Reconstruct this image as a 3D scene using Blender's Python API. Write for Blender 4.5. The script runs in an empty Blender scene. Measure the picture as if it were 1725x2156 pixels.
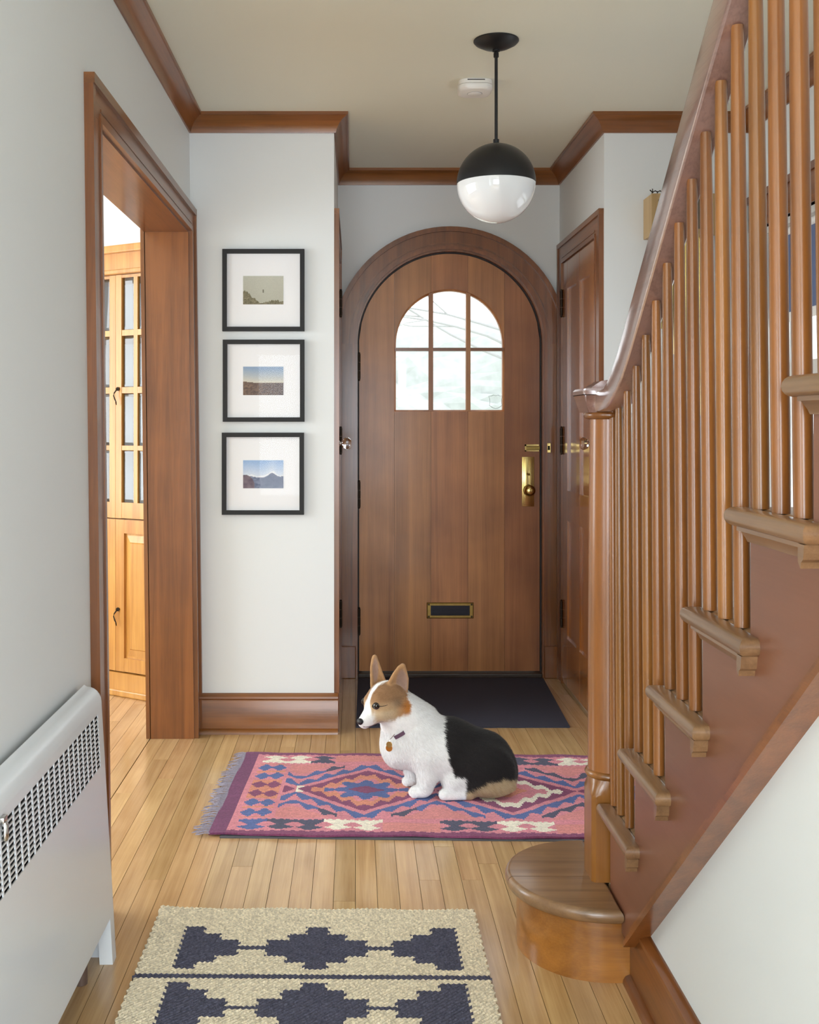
import bpy, bmesh, math, random
import numpy as np
from mathutils import Vector, Matrix

random.seed(7); np.random.seed(7)
S = bpy.context.scene
COL = S.collection
PI = math.pi

# ------------------------------------------------------------------ camera, sky, lamps, exposure
EYE = 1.23
F = 2300.0                      # focal length in pixels of a 1725 px wide frame
cd = bpy.data.cameras.new('camera'); cam = bpy.data.objects.new('camera', cd); COL.objects.link(cam)
cam.location = (0, 0, EYE); cam.rotation_euler = (PI/2, 0, 0)
cd.sensor_fit = 'HORIZONTAL'; cd.sensor_width = 36.0; cd.lens = 36.0*F/1725.0
cd.shift_x = (862.5-748.0)/1725.0; cd.shift_y = -(1078.0-892.0)/1725.0
cd.clip_start = 0.05
S.camera = cam
S.view_settings.view_transform = 'Standard'; S.view_settings.look = 'None'
S.view_settings.gamma = 1.0; S.view_settings.use_curve_mapping = False
S.view_settings.exposure = 0.66

w = bpy.data.worlds.new('sky'); S.world = w; w.use_nodes = True
bg = w.node_tree.nodes['Background']; bg.inputs[0].default_value = (0.93, 0.97, 1.0, 1); bg.inputs[1].default_value = 1.65

def area(name, loc, target, sx, sy, power, color=(1, 1, 1)):
    l = bpy.data.lights.new(name, 'AREA'); l.shape = 'RECTANGLE'; l.size = sx; l.size_y = sy
    l.energy = power; l.color = color
    o = bpy.data.objects.new(name, l); COL.objects.link(o); o.location = loc
    o.rotation_euler = (Vector(target)-Vector(loc)).to_track_quat('-Z', 'Y').to_euler()
    return o
area('rear_window_daylight', (0.2, -3.35, 1.15), (0.2, 0, 1.6), 3.2, 1.7, 124, (0.80, 0.90, 1.0))
area('rear_left_window_daylight', (-2.45, -1.0, 1.2), (0.6, 1.8, 1.5), 1.6, 1.6, 24, (0.80, 0.90, 1.0))
area('rear_right_window_daylight', (2.05, -2.2, 1.2), (-0.6, 2.0, 1.6), 1.8, 1.7, 180, (0.80, 0.90, 1.0))
area('dining_window_daylight', (-3.4, 3.3, 1.4), (0, 3.6, 0.4), 2.2, 1.7, 54, (0.90, 0.96, 1.0))
area('upstairs_daylight', (1.1, 0.9, 4.6), (1.0, 1.6, 1.0), 0.8, 1.4, 26, (0.92, 0.96, 1.0))

# ------------------------------------------------------------------ helpers
def lin(r, g, b):
    f = lambda c: c/12.92 if c <= 0.04045 else ((c+0.055)/1.055)**2.4
    return (f(r/255), f(g/255), f(b/255))

def at(px, py, Y):
    """picture position -> point at distance Y"""
    return Vector(((px-748.0)*Y/F, Y, EYE-(py-892.0)*Y/F))

class MB:
    def __init__(s): s.bm = bmesh.new()
    def poly(s, pts): return s.bm.faces.new([s.bm.verts.new(p) for p in pts])
    def box(s, x0, x1, y0, y1, z0, z1, bev=0.0):
        v = [s.bm.verts.new((x, y, z)) for x in (x0, x1) for y in (y0, y1) for z in (z0, z1)]
        fs = [s.bm.faces.new([v[i] for i in q]) for q in ((0,1,3,2),(4,6,7,5),(0,4,5,1),(2,3,7,6),(0,2,6,4),(1,5,7,3))]
        if bev:
            es = list({e for f in fs for e in f.edges})
            bmesh.ops.bevel(s.bm, geom=es, offset=bev, segments=2, profile=0.5, affect='EDGES')
        return s
    def prism(s, pts, a, b, axis='Y'):
        """pts: outline in the two other axes, extruded from a to b along axis"""
        def mk(p, t):
            if axis == 'Y': return (p[0], t, p[1])
            if axis == 'X': return (t, p[0], p[1])
            return (p[0], p[1], t)
        A = [s.bm.verts.new(mk(p, a)) for p in pts]; B = [s.bm.verts.new(mk(p, b)) for p in pts]
        n = len(pts)
        s.bm.faces.new(A); s.bm.faces.new(B[::-1])
        for i in range(n): s.bm.faces.new((A[i], A[(i+1) % n], B[(i+1) % n], B[i]))
        return s
    def rings(s, rings, close=True, cap=True):
        R = [[s.bm.verts.new(p) for p in r] for r in rings]
        n = len(R[0])
        for a, b in zip(R, R[1:]):
            for i in range(n if close else n-1):
                s.bm.faces.new((a[i], a[(i+1) % n], b[(i+1) % n], b[i]))
        if cap:
            s.bm.faces.new(R[0][::-1]); s.bm.faces.new(R[-1])
        return s
    def lathe(s, prof, c=(0, 0, 0), axis='Z', n=32):
        """prof: (radius, height) pairs"""
        rs = []
        for r, h in prof:
            r = max(r, 1e-4); ring = []
            for i in range(n):
                t = 2*PI*i/n; a, b = r*math.cos(t), r*math.sin(t)
                if axis == 'Z': p = (c[0]+a, c[1]+b, c[2]+h)
                elif axis == 'Y': p = (c[0]+a, c[1]+h, c[2]+b)
                else: p = (c[0]+h, c[1]+a, c[2]+b)
                ring.append(p)
            rs.append(ring)
        return s.rings(rs)
    def tube(s, pts, r, n=8):
        pts = [Vector(p) for p in pts]; rs = []
        for i, p in enumerate(pts):
            d = (pts[min(i+1, len(pts)-1)]-pts[max(i-1, 0)]).normalized()
            u = d.cross(Vector((0, 0, 1)));
            if u.length < 0.1: u = d.cross(Vector((0, 1, 0)))
            u.normalize(); v = d.cross(u)
            rr = r[i] if isinstance(r, (list, tuple)) else r
            rs.append([p+rr*(math.cos(2*PI*k/n)*u+math.sin(2*PI*k/n)*v) for k in range(n)])
        return s.rings(rs)
    def slab(s, outline, z0, z1, seg=4):
        """slab with a half-round edge; outline counter-clockwise, convex"""
        n = len(outline); P = [Vector((x, y)) for x, y in outline]; N = []
        for i in range(n):
            e0 = (P[i]-P[i-1]).normalized(); e1 = (P[(i+1) % n]-P[i]).normalized()
            n0 = Vector((e0.y, -e0.x)); n1 = Vector((e1.y, -e1.x)); m = (n0+n1)
            N.append(m/max(0.3, (1+n0.dot(n1))))
        r = (z1-z0)/2; rs = []
        for k in range(-seg, seg+1):
            t = k/seg*PI/2; ins = r*(1-math.cos(t))*0.8; z = (z0+z1)/2+r*math.sin(t)
            rs.append([(P[i].x-N[i].x*ins, P[i].y-N[i].y*ins, z) for i in range(n)])
        return s.rings(rs)
    def done(s, name, mat, parent=None, smooth=False, weld=False, keep=None):
        if weld: bmesh.ops.remove_doubles(s.bm, verts=s.bm.verts, dist=1e-5)
        bmesh.ops.recalc_face_normals(s.bm, faces=s.bm.faces)
        me = bpy.data.meshes.new(name); s.bm.to_mesh(me); s.bm.free()
        return link(name, me, mat, parent, smooth)

def link(name, me, mat, parent=None, smooth=False):
    o = bpy.data.objects.new(name, me); COL.objects.link(o)
    if mat: me.materials.append(mat)
    if smooth:
        me.polygons.foreach_set('use_smooth', [True]*len(me.polygons))
        if smooth != 'all':
            try: me.set_sharp_from_angle(angle=math.radians(40))
            except Exception: pass
    if parent:
        o.parent = parent
        o.matrix_parent_inverse = WORLD.get(parent.name, Matrix.Identity(4)).inverted()
    return o
WORLD = {}
def tag(o, label, cat=None, group=None, kind=None):
    o['label'] = label
    if cat: o['category'] = cat
    if group: o['group'] = group
    if kind: o['kind'] = kind
    return o
def thing(name, loc, label, cat, group=None, kind=None):
    o = bpy.data.objects.new(name, None); COL.objects.link(o); o.location = loc; o.empty_display_size = 0.05
    WORLD[o.name] = Matrix.Translation(loc)
    return tag(o, label, cat, group, kind)
def struct(o, label=None):
    o['kind'] = 'structure'
    if label: o['label'] = label
    return o

# ------------------------------------------------------------------ materials
def newmat(name):
    m = bpy.data.materials.new(name); m.use_nodes = True; nt = m.node_tree
    return m, nt, nt.nodes['Principled BSDF']
def plain(name, c, rough=0.5, metal=0.0, bump=0.0, bscale=60, coat=0.0, var=0.0):
    m, nt, b = newmat(name); c4 = (*lin(*c), 1)
    b.inputs['Base Color'].default_value = c4; b.inputs['Roughness'].default_value = rough; b.inputs['Metallic'].default_value = metal
    b.inputs['Coat Weight'].default_value = coat
    tc = nt.nodes.new('ShaderNodeTexCoord'); nz = nt.nodes.new('ShaderNodeTexNoise'); nz.inputs['Scale'].default_value = bscale; nz.inputs['Detail'].default_value = 4
    nt.links.new(tc.outputs['Object'], nz.inputs['Vector'])
    if bump:
        bp = nt.nodes.new('ShaderNodeBump'); bp.inputs['Strength'].default_value = bump; bp.inputs['Distance'].default_value = 0.003
        nt.links.new(nz.outputs[0], bp.inputs['Height']); nt.links.new(bp.outputs[0], b.inputs['Normal'])
    if var:
        mx = nt.nodes.new('ShaderNodeMix'); mx.data_type = 'RGBA'
        mx.inputs[6].default_value = tuple(x*(1-var) for x in c4[:3])+(1,); mx.inputs[7].default_value = tuple(min(1, x*(1+var)) for x in c4[:3])+(1,)
        nt.links.new(nz.outputs[0], mx.inputs[0]); nt.links.new(mx.outputs[2], b.inputs['Base Color'])
    return m
def wood(name, dark, light, axis='Z', rough=0.35, rnd=0.25, across=40.0, along=1.6, coat=0.25, hue=0.003, bump=0.08, coat_ior=1.5, fine=0.25):
    m, nt, b = newmat(name); N = nt.nodes.new; L = nt.links.new
    tc = N('ShaderNodeTexCoord'); oi = N('ShaderNodeObjectInfo'); mp = N('ShaderNodeMapping')
    sc = [across]*3; sc['XYZ'.index(axis)] = along; mp.inputs['Scale'].default_value = sc
    off = N('ShaderNodeVectorMath'); off.operation = 'SCALE'; off.inputs[0].default_value = (31, 17, 23); L(oi.outputs['Random'], off.inputs['Scale'])
    add = N('ShaderNodeVectorMath'); add.operation = 'ADD'; L(tc.outputs['Object'], add.inputs[0]); L(off.outputs[0], add.inputs[1])
    L(add.outputs[0], mp.inputs['Vector'])
    nz = N('ShaderNodeTexNoise'); nz.inputs['Scale'].default_value = 1.0; nz.inputs['Detail'].default_value = 5; nz.inputs['Roughness'].default_value = 0.6; nz.inputs['Distortion'].default_value = 0.6
    L(mp.outputs[0], nz.inputs['Vector'])
    mp2 = N('ShaderNodeMapping'); s2 = [260.0]*3; s2['XYZ'.index(axis)] = 7.0; mp2.inputs['Scale'].default_value = s2; L(add.outputs[0], mp2.inputs['Vector'])
    n2 = N('ShaderNodeTexNoise'); n2.inputs['Scale'].default_value = 1.0; n2.inputs['Detail'].default_value = 2; L(mp2.outputs[0], n2.inputs['Vector'])
    n3 = N('ShaderNodeTexNoise'); n3.inputs['Scale'].default_value = 3.5; n3.inputs['Detail'].default_value = 3; L(add.outputs[0], n3.inputs['Vector'])
    a1 = N('ShaderNodeMath'); a1.operation = 'MULTIPLY_ADD'; a1.inputs[1].default_value = fine; L(n2.outputs[0], a1.inputs[0]); L(nz.outputs[0], a1.inputs[2])
    a2 = N('ShaderNodeMath'); a2.operation = 'MULTIPLY_ADD'; a2.inputs[1].default_value = 0.5; L(n3.outputs[0], a2.inputs[0]); L(a1.outputs[0], a2.inputs[2])
    cr = N('ShaderNodeValToRGB'); cr.color_ramp.elements[0].position = 0.45; cr.color_ramp.elements[1].position = 1.25 if False else 1.0
    cr.color_ramp.elements[0].color = (*lin(*dark), 1); cr.color_ramp.elements[1].color = (*lin(*light), 1)
    sub = N('ShaderNodeMath'); sub.operation = 'SUBTRACT'; sub.inputs[1].default_value = 0.08; L(a2.outputs[0], sub.inputs[0]); L(sub.outputs[0], cr.inputs[0])
    hs = N('ShaderNodeHueSaturation'); mr = N('ShaderNodeMapRange'); mr.inputs['To Min'].default_value = 1-rnd; mr.inputs['To Max'].default_value = 1+rnd
    L(oi.outputs['Random'], mr.inputs[0]); L(mr.outputs[0], hs.inputs['Value']); L(cr.outputs[0], hs.inputs['Color'])
    mr2 = N('ShaderNodeMapRange'); mr2.inputs['To Min'].default_value = 0.5-hue; mr2.inputs['To Max'].default_value = 0.5+hue
    fr = N('ShaderNodeMath'); fr.operation = 'FRACT'; mu = N('ShaderNodeMath'); mu.operation = 'MULTIPLY'; mu.inputs[1].default_value = 7.31
    L(oi.outputs['Random'], mu.inputs[0]); L(mu.outputs[0], fr.inputs[0]); L(fr.outputs[0], mr2.inputs[0]); L(mr2.outputs[0], hs.inputs['Hue'])
    L(hs.outputs[0], b.inputs['Base Color'])
    b.inputs['Roughness'].default_value = rough; b.inputs['Coat Weight'].default_value = coat; b.inputs['Coat Roughness'].default_value = 0.15; b.inputs['Coat IOR'].default_value = coat_ior
    bp = N('ShaderNodeBump'); bp.inputs['Strength'].default_value = bump; bp.inputs['Distance'].default_value = 0.002
    L(n2.outputs[0], bp.inputs['Height']); L(bp.outputs[0], b.inputs['Normal'])
    return m
def attrmat(name, rough=0.9, bump=0.0, bscale=200, sheen=0.0, mulnoise=0.15):
    m, nt, b = newmat(name); N = nt.nodes.new; L = nt.links.new
    at_ = N('ShaderNodeAttribute'); at_.attribute_name = 'Col'
    tc = N('ShaderNodeTexCoord'); nz = N('ShaderNodeTexNoise'); nz.inputs['Scale'].default_value = bscale; nz.inputs['Detail'].default_value = 3
    L(tc.outputs['Object'], nz.inputs['Vector'])
    mr = N('ShaderNodeMapRange'); mr.inputs['From Min'].default_value = 0.3; mr.inputs['From Max'].default_value = 0.7; mr.inputs['To Min'].default_value = 1-mulnoise; mr.inputs['To Max'].default_value = 1+mulnoise
    L(nz.outputs[0], mr.inputs[0])
    vm = N('ShaderNodeVectorMath'); vm.operation = 'SCALE'; L(at_.outputs['Color'], vm.inputs[0]); L(mr.outputs[0], vm.inputs['Scale'])
    L(vm.outputs[0], b.inputs['Base Color']); b.inputs['Roughness'].default_value = rough; b.inputs['Sheen Weight'].default_value = sheen
    b.inputs['Specular IOR Level'].default_value = 0.2
    if bump:
        bp = N('ShaderNodeBump'); bp.inputs['Strength'].default_value = bump; bp.inputs['Distance'].default_value = 0.003
        L(nz.outputs[0], bp.inputs['Height']); L(bp.outputs[0], b.inputs['Normal'])
    return m
def glassmat(name, tint=(1, 1, 1), ior=1.5, boost=1.0):
    m = bpy.data.materials.new(name); m.use_nodes = True; nt = m.node_tree; nt.nodes.clear(); N = nt.nodes.new; L = nt.links.new
    out = N('ShaderNodeOutputMaterial'); mx = N('ShaderNodeMixShader'); tr = N('ShaderNodeBsdfTransparent'); gl = N('ShaderNodeBsdfGlossy'); fr = N('ShaderNodeFresnel')
    tr.inputs[0].default_value = (*tint, 1); gl.inputs['Roughness'].default_value = 0.02; fr.inputs[0].default_value = ior
    ge = N('ShaderNodeNewGeometry'); fl = N('ShaderNodeMath'); fl.operation = 'MULTIPLY_ADD'; fl.inputs[1].default_value = -boost; fl.inputs[2].default_value = boost
    L(ge.outputs['Backfacing'], fl.inputs[0])          # only the outer face of the pane reflects
    mu = N('ShaderNodeMath'); mu.operation = 'MULTIPLY'; mu.use_clamp = True; L(fr.outputs[0], mu.inputs[0]); L(fl.outputs[0], mu.inputs[1]); L(mu.outputs[0], mx.inputs[0])
    L(tr.outputs[0], mx.inputs[1]); L(gl.outputs[0], mx.inputs[2]); L(mx.outputs[0], out.inputs[0])
    return m

M_wall = plain('painted_plaster', (229, 232, 232), 0.55, bump=0.06, bscale=45)
M_ceil = plain('ceiling_paint', (238, 240, 226), 0.7, bump=0.05, bscale=30)
M_dwall = plain('dining_plaster', (245, 245, 243), 0.7)
M_white = plain('white_enamel', (228, 232, 236), 0.32, bump=0.02, bscale=25, coat=0.15)
M_trim = {a: wood('trim_wood_'+a.lower(), (88, 48, 17), (146, 89, 42), a, 0.32, 0.08, 24, 1.0, 0.3) for a in 'XYZ'}
M_plank = wood('door_plank_wood', (124, 74, 40), (200, 136, 80), 'Z', 0.42, 0.19, 13, 0.4, 0.15, 0.006, fine=0.18)
M_closet = wood('closet_door_wood', (118, 62, 16), (184, 116, 48), 'Z', 0.2, 0.04, 18, 0.6, 0.8)
M_bal = wood('baluster_wood', (110, 65, 23), (160, 103, 48), 'Z', 0.3, 0.10, 22, 1.0, 0.35, 0.004, bump=0.0, fine=0.1)
M_rail = wood('handrail_wood', (108, 74, 64), (146, 110, 100), 'Y', 0.3, 0.03, 40, 1.2, 1.0, bump=0.01, coat_ior=2.4, fine=0.5)  # base colour lightened and greyed to stand in for bluish light reflected off the rail
M_tread = {a: wood('tread_oak_'+a.lower(), (100, 72, 48), (150, 114, 80), a, 0.32, 0.05, 36, 1.6, 0.4) for a in 'XY'}
M_string = wood('stringer_wood', (116, 72, 48), (140, 92, 68), 'Y', 0.4, 0.01, 8, 1.0, 0.15, fine=0.1)
M_drum = wood('step_riser_wood', (104, 60, 18), (172, 114, 48), 'X', 0.28, 0.02, 14, 1.2, 0.45)
M_oak = wood('oak_floor_board', (166, 126, 80), (212, 176, 126), 'Y', 0.26, 0.11, 34, 1.0, 0.55, 0.006)
M_pine = wood('pine_cabinet_wood', (172, 112, 46), (212, 156, 80), 'Z', 0.35, 0.03, 30, 1.2, 0.25)
M_gap = plain('floor_joint_dark', (62, 40, 22), 0.8)
M_black = plain('matte_black_metal', (34, 34, 36), 0.38, 0.3)
M_frame = plain('black_frame_lacquer', (12, 12, 14), 0.6)
M_mat = plain('white_mat_board', (238, 238, 240), 0.8)
M_brass = plain('polished_brass', (196, 170, 108), 0.22, 1.0, bump=0.05, bscale=40)
M_oldbrass = plain('aged_brass', (150, 125, 70), 0.35, 1.0, var=0.3, bscale=60)
M_iron = plain('dark_hinge_iron', (52, 42, 32), 0.45, 0.7, var=0.3)
M_dark = plain('dark_recess', (22, 21, 22), 0.8)
M_opal = plain('opal_glass', (236, 238, 240), 0.06, coat=0.4)
M_doormat = plain('navy_ribbed_pile', (58, 60, 76), 0.95, bump=1.0, bscale=420, var=0.45)
M_plastic = plain('white_plastic', (236, 234, 230), 0.4)
M_glass = glassmat('clear_glass')
M_cabglass = glassmat('bevelled_cabinet_glass', (0.8, 0.84, 0.86), 1.5, 1.7)
M_picglass = glassmat('picture_glass', (1, 1, 1), 1.45, 0.3)
M_crystal, _nt, _b = newmat('crystal_knob_glass'); _b.inputs['Transmission Weight'].default_value = 1.0; _b.inputs['Roughness'].default_value = 0.03; _b.inputs['IOR'].default_value = 1.5
M_weather = plain('weatherstrip', (40, 34, 32), 0.6)
M_chrome = plain('chrome_latch', (200, 198, 195), 0.2, 1.0)

# ------------------------------------------------------------------ room shell
XL, XRL, XRR, XR = -0.647, -0.084, 0.993, 1.57
D1, D2, H = 4.355, 5.305, 2.46
LEAN = 0.012                      # the old left wall leans a little outward at the top
def lx(x, z): return x-LEAN*(z-1.2)
XS = 0.62                         # wall below the stairs

# floor: sub-floor and every board
m = MB(); m.box(-4.2, 2.2, -3.4, 5.9, -0.06, -0.0135)
floor = struct(m.done('floor', M_gap), 'worn light oak strip floor of the entrance hall')
def boards(x0, x1, y0, y1, wd, lo, hi):
    x = x0; k = 0
    while x < x1-0.004:
        xe = min(x+wd, x1); y = y0-random.uniform(0, 0.9)
        while y < y1:
            L_ = random.uniform(lo, hi); a, b = max(y, y0), min(y+L_, y1)
            if b-a > 0.02:
                g = 0.0006
                bm = MB(); dz = random.uniform(-0.0004, 0.0004)
                bm.box(x+g, xe-g, a+g, b-g, -0.0135, dz)
                bm.done('floor_board', M_oak, floor)
            y += L_
        x = xe
boards(-0.80, 1.57, 1.75, 5.30, 0.0572, 0.9, 2.6)
boards(-1.66, -0.80, 2.6, 5.75, 0.0572, 1.2, 2.8)
m = MB(); m.box(-0.8, 1.57, -3.4, 1.75, -0.0135, 0); m.box(-4.2, -1.66, -0.5, 5.9, -0.0135, 0); m.box(-1.66, -0.8, -3.4, 2.6, -0.0135, 0); m.box(1.57, 2.2, -3.4, -0.4, -0.0135, 0)
m.done('floor_strip', M_oak, floor)

# ceiling with the stairwell left open
m = MB(); t = 0.12
m.box(-4.2, 0.62, -3.4, 5.5, H, H+t); m.box(0.62, 1.7, 2.55, 5.5, H, H+t); m.box(0.62, 2.2, -3.4, -0.4, H, H+t)
struct(m.done('ceiling', M_ceil), 'cream painted hall ceiling')

def wall(name, label, mat=None):
    return struct(globals()['_m'].done(name, mat or M_wall), label)
# left wall, leaning: near piece, far piece, piece over the cased opening
OY0, OY1, OZ = 2.746, 4.275, 1.99
_m = MB()
def lwall(y0, y1, z0, z1, x0=-0.80, x1=XL):
    rs = []
    for z in (z0, z1):
        rs.append([(lx(x0, z), y0, z), (lx(x1, z), y0, z), (lx(x1, z), y1, z), (lx(x0, z), y1, z)])
    _m.rings(rs)
lwall(1.3, OY0, 0, H); lwall(OY1, D1, 0, H); lwall(OY0, OY1, OZ, H)
wall('wall_left', 'white left wall of the hall with the cased opening')
_m = MB(); _m.box(-0.81, XRL, D1, D1+0.10, 0, H); wall('wall_back_left', 'pale wall carrying the three pictures')
_m = MB(); _m.box(XRL-0.1, XRL, D1+0.1, D2+0.22, 0, H); wall('wall_recess_left', 'left side wall of the door recess')
_m = MB(); _m.box(XRR, XRR+0.1, D1+0.1, D2+0.22, 0, H); wall('wall_recess_right', 'right side wall of the door recess')
_m = MB(); _m.box(XRR, XR+0.14, D1, D1+0.1, 0, 5.0); wall('wall_back_right', 'pale wall behind the balusters')
# right wall with a window
WY0, WY1, WZ0, WZ1 = 3.30, 4.20, 0.85, 1.985
_m = MB()
_m.box(XR, XR+0.14, -0.4, WY0, 0, 5.0); _m.box(XR, XR+0.14, WY1, D1, 0, 5.0)
_m.box(XR, XR+0.14, WY0, WY1, 0, WZ0); _m.box(XR, XR+0.14, WY0, WY1, WZ1, 5.0)
wall('wall_right', 'pale stairwell wall with a window, right of the stairs')
# upper stairwell
_m = MB(); _m.box(0.52, 0.62, -0.4, 2.55, H, 5.0); _m.box(0.52, 1.6, 2.55, 2.65, H+0.12, 5.0); _m.box(0.52, 1.7, -0.5, -0.4, 0, 5.0); _m.box(0.5, 1.75, -0.5, 2.7, 5.0, 5.1)
wall('wall_stairwell', 'upper stairwell walls above the hall')
# wall under the stairs (top edge follows the stringer)
zup = lambda y: 0.150+0.825*(2.308-y)
_m = MB(); _m.prism([(-0.4, 0), (2.50, 0), (2.50, 0.10), (2.40, 0.10), (0.0, zup(0.0)-0.004), (-0.4, 2.4)], XS, XS+0.06, 'X')
wall('wall_stair', 'white wall below the stair stringer')
# front wall round the arched door
AX, AZ, AR = 0.459, 1.617, 0.447
_m = MB(); R_ = 0.49; n = 40
_m.box(XRL, AX-R_, D2, D2+0.22, 0, AZ); _m.box(AX+R_, XRR, D2, D2+0.22, 0, AZ)
_m.box(XRL, AX-R_, D2, D2+0.22, AZ, H); _m.box(AX+R_, XRR, D2, D2+0.22, AZ, H)
for i in range(n):
    a0, a1 = PI-PI*i/n, PI-PI*(i+1)/n
    xa, xb = AX+R_*math.cos(a0), AX+R_*math.cos(a1)
    _m.prism([(xa, AZ+R_*math.sin(a0)), (xb, AZ+R_*math.sin(a1)), (xb, H), (xa, H)], D2, D2+0.22, 'Y')
wall('wall_back', 'plaster wall over the arched front door')
# dining room shell and rear room shell
_m = MB()
_m.box(-3.6, -3.5, 1.45, 2.35, 0, H); _m.box(-3.6, -3.5, 4.65, 5.9, 0, H); _m.box(-3.6, -3.5, 2.35, 4.65, 0, 0.6); _m.box(-3.6, -3.5, 2.35, 4.65, 2.3, H)
_m.box(-3.6, -0.8, 5.8, 5.9, 0, H); _m.box(-3.6, -0.8, 1.42, 1.5, 0, H)
wall('wall_dining', 'bright white walls of the room through the opening', M_dwall)
_m = MB()
_m.box(-4.2, -1.5, -3.3, -3.2, 0, H); _m.box(1.9, 2.2, -3.3, -3.2, 0, H); _m.box(-1.5, 1.9, -3.3, -3.2, 0, 0.45); _m.box(-1.5, 1.9, -3.3, -3.2, 2.25, H)
_m.box(-2.6, -2.5, -3.3, -0.5, 0, H); _m.box(2.1, 2.2, -3.3, -0.4, 0, H); _m.box(-2.6, -0.66, 1.3, 1.4, 0, H); _m.box(-2.6, -2.5, -0.5, 1.4, 0, H)
wall('wall_rear', 'walls of the room behind the camera')

# crown moulding, one mitred piece per wall run
crown = [(0.0, 0.072), (0.007, 0.072), (0.009, 0.064), (0.014, 0.050), (0.022, 0.036), (0.033, 0.024), (0.046, 0.016), (0.050, 0.012), (0.056, 0.012), (0.056, 0.0), (0.0, 0.0)]
path = [(lx(XL, H), 1.3), (lx(XL, H), D1), (XRL, D1), (XRL, D2), (XRR, D2), (XRR, D1), (XR, D1), (XR, 2.6)]
def offs(i):
    P = [Vector(p) for p in path]
    def nrm(a, b):
        d = (b-a).normalized(); return Vector((d.y, -d.x))
    if i == 0: return nrm(P[0], P[1])
    if i == len(P)-1: return nrm(P[-2], P[-1])
    n0, n1 = nrm(P[i-1], P[i]), nrm(P[i], P[i+1]); s_ = n0+n1
    return s_/(1+n0.dot(n1))
for i in range(len(path)-1):
    a, b = path[i], path[i+1]; na, nb = offs(i), offs(i+1)
    rs = [[(p[0]+nn.x*d, p[1]+nn.y*d, H-z) for d, z in crown] for p, nn in ((a, na), (b, nb))]
    m = MB(); m.rings(rs)
    ax = 'X' if abs(b[0]-a[0]) > abs(b[1]-a[1]) else 'Y'
    struct(m.done('trim_%d' % (i+1), M_trim[ax], smooth=True), 'stained wood crown moulding along the ceiling, run %s' %
           ['over the left wall', 'over the pictures', 'on the left of the recess', 'over the front door', 'on the right of the recess', 'behind the handrail', 'over the window'][i])

# baseboards
def base(name, label, axis, a, b, face, sgn, h=0.157, t=0.02, mitre=0.0):
    """face: wall position; sgn: direction into the room"""
    prof = [(0, 0), (t+0.016, 0), (t+0.015, 0.008), (t+0.010, 0.016), (t+0.001, 0.02), (t, 0.02), (t, h-0.028), (t-0.002, h-0.024), (t+0.005, h-0.018), (t+0.004, h-0.010), (t-0.004, h-0.004), (t-0.012, h), (0, h)]
    m = MB()
    if axis == 'X': m.prism([(face+sgn*d, z) for d, z in prof], a, b, 'X')
    else: m.prism([(face+sgn*d, z) for d, z in prof], a, b, 'Y')
    return struct(m.done(name, M_trim[axis], smooth=True), label)
base('baseboard_back', 'tall stained baseboard below the three pictures', 'X', -0.634, -0.068, D1, -1)
base('baseboard_right', 'tall stained baseboard behind the stairs', 'X', XRR, XR, D1, -1)
base('baseboard_stair', 'tall stained baseboard below the stair wall', 'Y', -0.4, 2.40, XS, -1, h=0.155, t=0.016)

# ------------------------------------------------------------------ cased opening on the left
op = thing('trim_8', (XL, 3.5, 0), 'wide stained wood casing and jambs round the opening in the left wall', None, kind='structure')
def lslab(x0, x1, y0, y1, z0, z1, name, ax):
    m = MB(); rs = []
    for z in (z0, z1): rs.append([(lx(x0, z), y0, z), (lx(x1, z), y0, z), (lx(x1, z), y1, z), (lx(x0, z), y1, z)])
    m.rings(rs); return m.done(name, M_trim[ax], op)
CH = 2.078
# casings: flat board, raised outer band and inner bead
for (y0, y1, outer) in ((OY0-0.10, OY0+0.004, 0), (OY1-0.004, D1-0.002, 1)):
    lslab(XL, XL+0.016, y0, y1, 0, CH, 'casing', 'Z')
    if outer == 0:
        lslab(XL, XL+0.023, y0-0.0015, y0+0.022, 0, CH+0.003, 'casing_band', 'Z'); lslab(XL, XL+0.02, y1-0.016, y1+0.0015, 0, OZ+0.016, 'casing_bead', 'Z')
    else:
        lslab(XL, XL+0.026, y1-0.02, y1+0.0015, 0, CH+0.003, 'casing_band', 'Z'); lslab(XL, XL+0.021, y0-0.0015, y0+0.014, 0, OZ+0.016, 'casing_bead', 'Z')
lslab(XL+0.0005, XL+0.0165, OY0-0.099, D1-0.003, OZ-0.003, CH, 'head_casing', 'Y')
lslab(XL+0.0005, XL+0.0265, OY0-0.102, D1-0.0002, CH-0.022, CH+0.004, 'head_band', 'Y')
lslab(XL+0.0005, XL+0.0205, OY0-0.008, OY1+0.008, OZ-0.0055, OZ+0.014, 'head_bead', 'Y')
lslab(XL+0.0005, XL+0.0185, OY0, OY1, OZ+0.022, OZ+0.030, 'head_bead', 'Y')
lslab(-0.815, XL+0.004, OY1-0.012, OY1+0.02, 0, OZ, 'jamb', 'Z')
lslab(-0.815, XL+0.004, OY0-0.02, OY0+0.012, 0, OZ, 'jamb', 'Z')
lslab(-0.8145, XL+0.0035, OY0, OY1, OZ-0.012, OZ+0.02, 'head_jamb', 'Y')
lslab(-0.83, -0.812, OY1-0.012, OY1+0.08, 0, OZ+0.07, 'casing', 'Z')

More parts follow.
